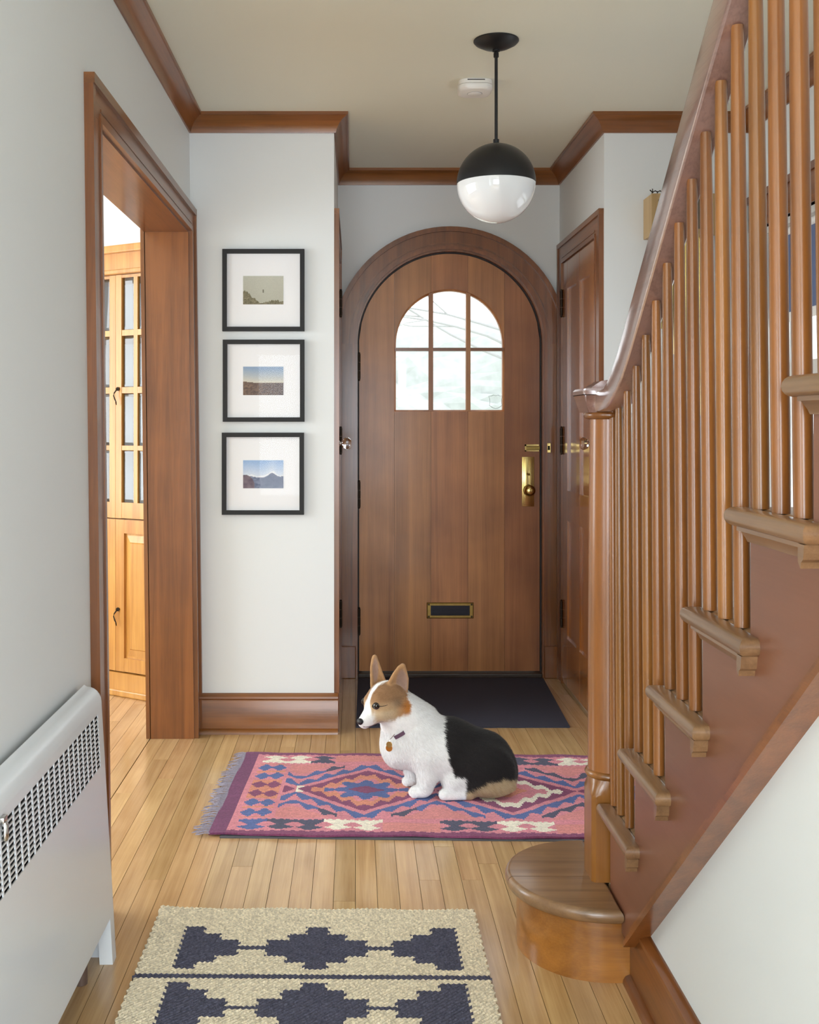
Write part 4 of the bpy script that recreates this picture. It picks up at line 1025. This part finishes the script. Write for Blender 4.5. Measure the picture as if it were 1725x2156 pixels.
# haunches, hind feet
for yy, s_ in ((YM-0.072, 1), (YM+0.072, -1)):
    sd.ell(C(1000, 850, yy), (0.094, 0.044, 0.074), 0.03)
    sd.ell(C(1040, 955, yy-0.008*s_), (0.082, 0.040, 0.034), 0.02)
    sd.ell(C(805, 925, yy-0.004*s_), (0.040, 0.032, 0.036), 0.02)
    sd.cone(np.array((C(900, 990, yy)[0], yy-0.016*s_, GZ+0.016)), np.array((C(735, 985, yy)[0], yy-0.020*s_, GZ+0.014)), 0.020, 0.018, 0.015)
# front legs
def leg(p0, p1, p2, r0, r1, r2, paw, pr):
    sd.cone(p0, p1, r0, r1, 0.02); sd.cone(p1, p2, r1, r2, 0.015)
    sd.ell(paw, pr, 0.012)
    for dx, dy in ((-0.8, -0.62), (-1.0, -0.2), (-1.0, 0.22), (-0.8, 0.62)):
        sd.ell(paw+np.array((dx*pr[0]*0.72, dy*pr[1], -0.003)), (0.013, 0.0085, 0.0125), 0.004)
leg(C(625, 770, YM-0.055), C(628, 880, YM-0.062), C(612, 965, YM-0.066), 0.042, 0.030, 0.026, np.array((C(578, 1003, YM-0.068)[0], YM-0.068, GZ+0.016)), (0.033, 0.025, 0.019))
leg(C(535, 770, YM+0.050), C(530, 850, YM+0.048), C(535, 915, YM+0.046), 0.040, 0.025, 0.021, np.array((C(525, 930, YM+0.046)[0], YM+0.046, GZ+0.015)), (0.028, 0.022, 0.017))
sd.ell(C(620, 700, YM-0.05), (0.060, 0.035, 0.075), 0.03)
# head
HY = 3.595
ph = math.radians(33)
fw = np.array((-math.cos(ph), -math.sin(ph), 0.0)); lf = np.array((math.sin(ph), -math.cos(ph), 0.0))
pit = math.radians(10); f3 = fw*math.cos(pit)+np.array((0, 0, -math.sin(pit))); u3 = np.cross(f3, lf); u3 = u3 if u3[2] > 0 else -u3
HR = np.stack([f3, lf, u3], axis=1)
hc = C(352, 388, HY)
sd.ell(hc, (0.068, 0.056, 0.062), 0.02, HR)
sd.ell(hc+0.012*f3-0.018*u3+0.030*lf, (0.050, 0.032, 0.040), 0.02, HR); sd.ell(hc+0.012*f3-0.018*u3-0.030*lf, (0.050, 0.032, 0.040), 0.02, HR)
npos = E(262, 1405, 3.530)
mz0 = hc+0.040*f3-0.020*u3
mtip = npos-0.014*f3+np.array((0, 0, -0.004))
sd.cone(mz0, mtip, 0.036, 0.0185, 0.018)
sd.cone(mz0-0.014*u3, mtip-0.010*u3-0.006*f3, 0.026, 0.013, 0.012)
sd.ell(hc+0.046*f3+0.022*lf+0.010*u3, (0.02, 0.018, 0.014), 0.015, HR); sd.ell(hc+0.046*f3-0.022*lf+0.010*u3, (0.02, 0.018, 0.014), 0.015, HR)
def ear(Lp, Rp, yl, yr, cup, ytip):
    n = 17
    for t in range(n):
        s_ = t/(n-1)
        def ip(P):
            q = s_*(len(P)-1); i = min(int(q), len(P)-2); f_ = q-i; return (P[i][0]*(1-f_)+P[i+1][0]*f_, P[i][1]*(1-f_)+P[i+1][1]*f_)
        a, b = ip(Lp), ip(Rp); ya = yl+(ytip-yl)*s_; yb_ = yr+(ytip-yr)*s_
        A = np.array(at(a[0], a[1], ya)); B = np.array(at(b[0], b[1], yb_)); Mm = (A+B)/2+np.array((0, cup*(1-s_*0.75), 0))
        pts = [A, A*0.45+Mm*0.55+np.array((0, cup*0.25*(1-s_), 0)), Mm, B*0.45+Mm*0.55+np.array((0, cup*0.25*(1-s_), 0)), B]
        for q in range(4): sd.cone(pts[q], pts[q+1], 0.0048-0.001*s_, 0.0048-0.001*s_, 0.007)
n_before = len(sd.p)
ear([(819, 1440), (829, 1421), (840, 1406), (848, 1402)], [(848, 1466), (857, 1449), (858, 1430), (854, 1414), (849, 1402)], 3.578, 3.591, 0.018, 3.591)
ear([(783, 1447), (782.5, 1425), (782.5, 1406), (785, 1391), (788.7, 1383)], [(813, 1441), (806, 1424), (800, 1408), (795, 1395), (790, 1384)], 3.625, 3.635, 0.014, 3.641)

EARP = sd.p[n_before:]
def earD(P): return sd.mix(P, np.full(P.shape[:-1], 9.0), EARP)
def surface_nets(fn, lo, hi, h):
    ax = [np.arange(lo[i], hi[i]+h, h) for i in range(3)]
    G = np.stack(np.meshgrid(*ax, indexing='ij'), -1); D = fn(G)
    nx, ny, nz = D.shape; sg = D < 0
    corners = [(a, b, c) for a in (0, 1) for b in (0, 1) for c in (0, 1)]
    sub = lambda A, o: A[o[0]:nx-1+o[0], o[1]:ny-1+o[1], o[2]:nz-1+o[2]]
    cnt = sum(sub(sg, o).astype(int) for o in corners); act = (cnt > 0) & (cnt < 8)
    idx = -np.ones(act.shape, int); idx[act] = np.arange(act.sum())
    acc = np.zeros(act.shape+(3,)); num = np.zeros(act.shape)
    for a in range(8):
        for b in range(a+1, 8):
            A, B = corners[a], corners[b]
            if sum(abs(A[i]-B[i]) for i in range(3)) != 1: continue
            da, db = sub(D, A), sub(D, B); cr = (da < 0) != (db < 0)
            t = np.where(cr, da/np.where(cr, da-db, 1), 0)
            for i in range(3): acc[..., i] += np.where(cr, A[i]+(B[i]-A[i])*t, 0)
            num += cr
    acc /= np.maximum(num, 1)[..., None]
    ii = np.stack(np.nonzero(act), 1); V = (ii+acc[act])*h+np.array(lo)
    Fs = []
    for axn in range(3):
        o = [0, 0, 0]; o[axn] = 1
        A = sg[:nx-o[0], :ny-o[1], :nz-o[2]]; B = sg[o[0]:, o[1]:, o[2]:]; cr = A != B
        p = np.stack(np.nonzero(cr), 1); flip = A[cr]
        b1, b2 = (axn+1) % 3, (axn+2) % 3
        ok = (p[:, b1] > 0) & (p[:, b2] > 0) & (p[:, b1] < D.shape[b1]-1) & (p[:, b2] < D.shape[b2]-1); p = p[ok]; flip = flip[ok]
        def q(d1, d2):
            r = p.copy(); r[:, b1] += d1; r[:, b2] += d2; return idx[r[:, 0], r[:, 1], r[:, 2]]
        quad = np.stack([q(-1, -1), q(0, -1), q(0, 0), q(-1, 0)], 1); quad[~flip] = quad[~flip][:, ::-1]; Fs.append(quad)
    return V, np.concatenate(Fs)
lo = C(90, 1060, 3.60)-np.array((0.02, 0.18, 0.03)); hi = C(1250, 60, 3.60)+np.array((0.03, 0.26, 0.02))
V, Fq = surface_nets(sd.ev, lo, hi, 0.0032)
def grad(P, e=0.0015):
    g = np.stack([sd.ev(P+np.eye(3)[i]*e)-sd.ev(P-np.eye(3)[i]*e) for i in range(3)], -1)
    return g/np.maximum(np.linalg.norm(g, axis=-1, keepdims=True), 1e-9)
Nn = grad(V)
def noise3(P, s, seed=0):
    r = np.random.RandomState(seed); o = np.zeros(len(P))
    for k in range(6):
        d = r.randn(3)*s; o += np.sin(P@d+r.rand()*6.28)
    return o/6
# coat colours, in the dog's own frame
Wt, Bk, Tn, Bg, Gy, Pk, Sh = [np.array(lin(*c)) for c in ((250, 249, 247), (40, 37, 37), (176, 124, 74), (206, 184, 150), (118, 104, 90), (196, 160, 148), (150, 120, 86))]
x_ = lambda cx: float(C(cx, 700, 3.565)[0]); z_ = lambda cy: float(C(700, cy, 3.565)[2])
def smooth(a, b, t): t = np.clip((t-a)/(b-a), 0, 1); return t*t*(3-2*t)
def coat(P, Nv):
    n = len(P); col = np.tile(Wt, (n, 1)); jit = noise3(P, 120, 1)*0.006+noise3(P, 320, 2)*0.004
    X, Z = P[:, 0], P[:, 2]
    # saddle: everything behind a wavy front line, above a lower line
    xb = np.interp(Z, [z_(1030), z_(890), z_(870), z_(760), z_(600), z_(480), z_(440)], [x_(880), x_(860), x_(800), x_(755), x_(735), x_(745), x_(735)])
    wS = smooth(-0.005, 0.005, X-xb+jit)
    col = col*(1-wS[:, None])+Bk*wS[:, None]
    # tan and cream breeches at the rear
    zb = np.interp(X, [x_(850), x_(900), x_(1000), x_(1100), x_(1170), x_(1230)], [z_(990), z_(965), z_(905), z_(880), z_(890), z_(930)])
    wT = wS*smooth(-0.008, 0.008, zb-Z+jit*1.2)
    tan = Bg*0.62+Sh*0.38+noise3(P, 260, 4)[:, None]*0.05
    col = col*(1-wT[:, None])+tan*wT[:, None]
    # white hind foot
    wF = smooth(-0.006, 0.006, x_(865)-X+jit)*smooth(0, 0.01, z_(860)-Z); col = col*(1-wF[:, None])+Wt*wF[:, None]
    # head
    q = P-hc; fh, lh, uh = q@f3, q@lf, q@u3
    head = smooth(-0.052, -0.040, fh+0.25*uh+jit)*smooth(-0.075, -0.06, uh+0.45*fh)*(Z > z_(600))
    tl = np.abs(lh)
    blaze = 0.0085+0.0045*smooth(0.03, -0.02, uh)+0.022*smooth(0.062, 0.092, fh)
    wH = head*smooth(-0.004, 0.004, tl-blaze+jit*0.6)*smooth(0.090, 0.068, fh-0.12*uh+jit)*smooth(-0.052, -0.034, uh+0.2*fh+jit)
    base_ = Tn*0.45+Bg*0.55
    c1 = np.tile(base_, (n, 1))
    br = smooth(-0.005, 0.02, uh-0.1*fh)[:, None]; c1 = c1*(1-br)+(Tn*0.55+Gy*0.45)*br
    ch_ = (smooth(0.015, -0.03, fh)*smooth(0.02, -0.01, uh))[:, None]; c1 = c1*(1-ch_)+np.array(lin(188, 122, 58))*ch_
    lo_ = (smooth(0.0, 0.035, fh)*smooth(-0.004, -0.022, uh))[:, None]; c1 = c1*(1-lo_)+Bg*lo_
    gs = np.exp(-((fh+0.005)/0.022)**2-((uh-0.004)/0.016)**2)[:, None]*(tl > 0.02)[:, None]; c1 = c1*(1-0.6*gs)+Gy*0.6*0.6*gs
    col = col*(1-wH[:, None])+c1*wH[:, None]
    # ears
    we = smooth(0.009, 0.003, earD(P))*(Z > z_(368))
    inner = smooth(0.1, 0.5, Nv@(fw*0.75+np.array((0, -0.65, 0))))
    e1_, e2_ = np.array(at(846, 1436, 3.60)), np.array(at(790.5, 1410, 3.64))
    midl = np.maximum(smooth(1.25, 0.55, ((X-e1_[0])/0.0195)**2+((Z-e1_[2])/0.046)**2), smooth(1.25, 0.55, ((X-e2_[0])/0.0105)**2+((Z-e2_[2])/0.042)**2))
    ce = (Tn*0.6+Bg*0.15+Gy*0.25)*(1-inner[:, None])+((Tn*0.75+Bg*0.25)*(1-midl[:, None]*0.85)+(Pk*0.55+Gy*0.45)*midl[:, None]*0.85)*inner[:, None]
    col = col*(1-we[:, None])+ce*we[:, None]
    # dark lips and muzzle tip
    return np.clip(col*(1+0.07*noise3(P, 500, 6)[:, None]), 0, 1)
CV = coat(V, Nn)
me = bpy.data.meshes.new('body'); me.from_pydata(V.tolist(), [], Fq.tolist())
ca = me.color_attributes.new('Col', 'FLOAT_COLOR', 'POINT'); ca.data.foreach_set('color', np.concatenate([CV, np.ones((len(CV), 1))], 1).astype(np.float32).ravel())
dog = thing('dog', (0.15, YM, GZ), 'corgi dog sitting on the pink rug, white chest, black back and tan head, facing left', 'dog')
M_dog = attrmat('dog_coat', 0.85, 0.15, 500, 0.15, 0.06)
body = link('body', me, M_dog, dog, 'all')
# short fur over the body
fa = V[Fq]; area_ = np.linalg.norm(np.cross(fa[:, 1]-fa[:, 0], fa[:, 3]-fa[:, 0]), axis=1)
rf = np.random.RandomState(11); NF = 62000
pick = rf.choice(len(Fq), NF, p=area_/area_.sum()); a, b = rf.rand(NF, 1), rf.rand(NF, 1); f4 = fa[pick]
P0 = (f4[:, 0]*(1-a)+f4[:, 1]*a)*(1-b)+(f4[:, 3]*(1-a)+f4[:, 2]*a)*b
keep = P0[:, 2] > GZ+0.003
P0 = P0[keep]; Np = grad(P0); cF = coat(P0, Np)
q = P0-hc; fh, uh = q@f3, q@u3
onhead = (np.linalg.norm(q, axis=1) < 0.13) & (P0[:, 2] > z_(600)) & (fh > -0.05)
isear = earD(P0) < 0.006
ismuz = onhead & (fh > 0.05)
flow = np.tile(np.array((0.75, 0.0, -0.65)), (len(P0), 1))
flow[P0[:, 0] < x_(560)] = (0.35, 0.0, -0.95)
flow[onhead] = -f3*0.9+np.array((0, 0, -0.3)); flow[isear] = np.array((0.1, 0, 1.0))
flow = flow+rf.randn(len(P0), 3)*0.16
flow = flow-Np*np.sum(flow*Np, 1, keepdims=True); flow /= np.maximum(np.linalg.norm(flow, axis=1, keepdims=True), 1e-6)
ln = np.where(ismuz, 0.0025, np.where(isear, 0.003, np.where(onhead, 0.006, 0.0125)))*rf.uniform(0.7, 1.25, len(P0))
low = np.clip((P0[:, 2]-GZ)/0.04, 0.25, 1); ln = ln*low
wd = np.where(onhead | isear, 0.00035, 0.0006)
side = np.cross(flow, Np); rise = np.where(onhead | isear, 0.30, 0.36)
A = P0-side*wd[:, None]; B = P0+side*wd[:, None]; mid = P0+flow*(ln*0.5)[:, None]+Np*(ln*rise*0.75)[:, None]
Cc = mid+side*wd[:, None]*0.8; Dd = mid-side*wd[:, None]*0.8; T = P0+flow*ln[:, None]+Np*(ln*rise*0.9)[:, None]
T[:, 2] = np.maximum(T[:, 2], GZ+0.0005)
n = len(P0); VV = np.stack([A, B, Cc, Dd, T], 1).reshape(-1, 3); ix = np.arange(n)*5
quads = np.stack([ix, ix+1, ix+2, ix+3], 1); tris = np.stack([ix+3, ix+2, ix+4], 1)
mf = bpy.data.meshes.new('fur'); mf.from_pydata(VV.tolist(), [], quads.tolist()+tris.tolist())
cf = np.repeat(np.clip(cF*rf.uniform(0.88, 1.1, (n, 1)), 0, 1), 5, axis=0)
ca = mf.color_attributes.new('Col', 'FLOAT_COLOR', 'POINT'); ca.data.foreach_set('color', np.concatenate([cf, np.ones((len(cf), 1))], 1).astype(np.float32).ravel())
fur = link('fur', mf, M_dog, dog); fur['kind'] = 'stuff'
# features laid on the surface
camp = np.array((0, 0, EYE))
def hit(p):
    d = p-camp; L_ = np.linalg.norm(d); d = d/L_; t = L_-0.35
    for _ in range(90):
        s_ = float(sd.ev((camp+d*t)[None])[0])
        if s_ < 0.0004: break
        t += max(s_*0.7, 0.0004)
    P = camp+d*t; return P, grad(P[None])[0]
M_eye = plain('dark_eye', (24, 16, 12), 0.08, coat=0.8); M_nose = plain('black_nose', (26, 26, 30), 0.35, bump=0.4, bscale=500)
M_rim = plain('eyelid_skin', (40, 30, 26), 0.6)
ep, en = hit(E(578, 1098, 3.59))
ql = ep-hc; mir = ep-2*(ql@lf)*lf
for k, (P, nv) in enumerate(((ep, en), (mir, en-2*(en@lf)*lf))):
    bm = bmesh.new(); bmesh.ops.create_uvsphere(bm, u_segments=20, v_segments=14, radius=0.0122); me_ = bpy.data.meshes.new('eye'); bm.to_mesh(me_); bm.free()
    eo = link('eye', me_, M_eye, dog, 'all'); eo.matrix_parent_inverse = Matrix(); eo.location = Vector(P-nv*0.0058)-dog.location
    # eyelid ring
    tt = np.cross(nv, (0, 0, 1)); tt /= np.linalg.norm(tt); bb = np.cross(tt, nv)
    m = MB(); m.tube([tuple(P+nv*0.0012+tt*0.0112*math.cos(2*PI*i/20)+bb*0.0082*math.sin(2*PI*i/20)) for i in range(21)], 0.0016, 6); m.done('eyelid', M_rim, dog, smooth='all')
nz0, nzn = hit(E(262, 1402, 3.567)); npos = nz0+0.004*f3
bm = bmesh.new(); bmesh.ops.create_uvsphere(bm, u_segments=20, v_segments=14, radius=1.0)
for v in bm.verts:
    p = np.array(v.co); p = np.array((p[0]*0.0100, p[1]*0.0135*(1.0-0.25*(p[2] < 0)*abs(p[2])), p[2]*0.0108)); wv = npos-0.005*f3+HR@p; v.co = wv
me_ = bpy.data.meshes.new('nose'); bm.to_mesh(me_); bm.free(); link('nose', me_, M_nose, dog, 'all')
def line(nm, pts, r, mat):
    P = [hit(E(a, b, 3.58)) for a, b in pts]; m = MB(); m.tube([tuple(p+nv*0.0006) for p, nv in P], r, 6); m.done(nm, mat, dog, smooth='all')
line('mouth', [(330, 1500), (420, 1502), (500, 1478), (570, 1445), (650, 1412), (730, 1392)], [0.0012, 0.0014, 0.0012, 0.001, 0.0008, 0.0004], plain('lip_skin', (120, 96, 100), 0.7))
line('eye_line', [(640, 1098), (700, 1100), (770, 1084), (810, 1070)], [0.0014, 0.0011, 0.0009, 0.0005], M_rim)
# collar and tags
pts = []
a0 = C(437, 586, 3.60)
axis = C(548, 640, YM)-C(400, 430, YM-0.02); axis /= np.linalg.norm(axis)
cen = C(440, 560, YM-0.022); e1 = np.array((0, -1.0, 0)); e1 -= axis*(e1@axis); e1 /= np.linalg.norm(e1); e2 = np.cross(axis, e1)
for i in range(48):
    t = 2*PI*i/48; d = e1*math.cos(t)+e2*math.sin(t); r = 0.16
    for _ in range(60):
        s_ = float(sd.ev((cen+d*r)[None])[0])
        if s_ < 0.0005: break
        r -= s_*0.6
    pp = cen+d*r; ppx = 748+pp[0]*F/pp[1]; vis = (math.cos(t) > 0.2) and (pp[0] > float(E(930, 1600, 3.6)[0])) and (pp[0] < float(E(1115, 1500, 3.6)[0]))
    pts.append((cen+d*(r+(0.0042 if vis else -0.014)), d))
m = MB(); rs = []
for p, d in pts:
    rs.append([tuple(p+axis*0.0062+d*0.0), tuple(p+axis*0.0062+d*0.002), tuple(p-axis*0.0062+d*0.002), tuple(p-axis*0.0062)])
m.rings(rs+[rs[0]], cap=False); m.done('collar', plain('plum_webbing', (104, 78, 98), 0.8, bump=0.5, bscale=300), dog)
for nm, (cx, cy), r, col_, off in (('name_tag', (862, 1895), 0.0112, (176, 110, 40), 0.014), ('name_tag', (868, 1822), 0.0098, (160, 122, 70), 0.017)):
    P, nv = hit(E(cx, cy, 3.58)); c_ = P+nv*0.5*off+np.array((0, -off*0.7, 0)); d = np.array((-0.30, -0.95, 0.1)); d /= np.linalg.norm(d); tt = np.cross(d, (0, 0, 1)); tt /= np.linalg.norm(tt); bb = np.cross(tt, d)
    m = MB(); rs = []
    for rr_, o in ((r*0.9, -0.001), (r, -0.0005), (r, 0.0008), (r*0.86, 0.0012), (r*0.82, 0.0006)):
        rs.append([tuple(c_+d*o+rr_*(tt*math.cos(2*PI*i/24)+bb*math.sin(2*PI*i/24))) for i in range(24)])
    m.rings(rs); m.done(nm, plain('tag_metal_%d' % int(r*1e4), col_, 0.35, 0.6), dog, smooth=True)
P, nv = hit(E(900, 1720, 3.58)); P2, nv2 = hit(E(955, 1635, 3.59))
m = MB(); m.tube([tuple(P2+nv2*0.005), tuple(P+nv*0.012), tuple(P+nv*0.014+np.array((-0.003, 0, -0.008)))], 0.0013, 6); m.done('tag_ring', M_chrome, dog)

# ------------------------------------------------------------------ outside the front door
m = MB(); m.box(-40, 40, 5.55, 80, -0.35, -0.30)
struct(m.done('floor_outdoor', plain('pale_lawn', (186, 194, 176), 0.9, var=0.25, bscale=1.5)), 'pale lawn outside the door')
tr = thing('bare_tree', (0.9, 12.0, -0.3), 'pale bare tree outside, seen through the glass of the front door', 'tree')
rt = random.Random(12); M_bark = plain('pale_bark', (176, 176, 176), 0.9, var=0.1)
def branch(m, p, d, L_, r, dep):
    pts = [p]; q = Vector(p); dd = Vector(d).normalized()
    for i in range(5):
        dd = (dd+Vector((rt.uniform(-0.25, 0.25), rt.uniform(-0.25, 0.25), rt.uniform(-0.12, 0.16)))).normalized(); q = q+dd*L_/5; pts.append(tuple(q))
    m.tube(pts, [r*(1-0.12*i) for i in range(6)], 6)
    if dep > 0:
        for k in range(4):
            i = rt.randint(2, 5); branch(m, pts[i], dd+Vector((rt.uniform(-1, 1), rt.uniform(-0.8, 0.8), rt.uniform(-0.3, 0.6))), L_*0.62, r*0.5, dep-1)
m = MB(); m.tube([(1.75, 12, -0.3), (1.72, 12, 1.0), (1.75, 12, 3.2)], [0.10, 0.08, 0.06], 12); m.done('trunk', M_bark, tr, smooth=True)
m = MB()
for k in range(7): branch(m, (1.74, 12, 1.9+0.16*k), (rt.uniform(-1.2, 0.3), rt.uniform(-0.5, 0.5), 0.25), 1.9, 0.018, 2)
m.done('branches', M_bark, tr)
hd = MB(); rh = random.Random(2)
bmesh.ops.create_icosphere(hd.bm, subdivisions=5, radius=1.0)
for v in hd.bm.verts:
    p = np.array(v.co); k = 1+0.10*math.sin(p[0]*9+p[2]*7)+0.07*math.sin(p[0]*23+p[1]*17)+0.05*rh.uniform(-1, 1)
    v.co = (p[0]*7*k+0.9, 20+p[1]*1.5*k, 0.9+p[2]*1.9*k)
tag(hd.done('hedge', plain('pale_foliage', (184, 189, 186), 0.9, bump=1.0, bscale=6, var=0.25)), 'pale green garden hedge far outside the front door glass', 'hedge')
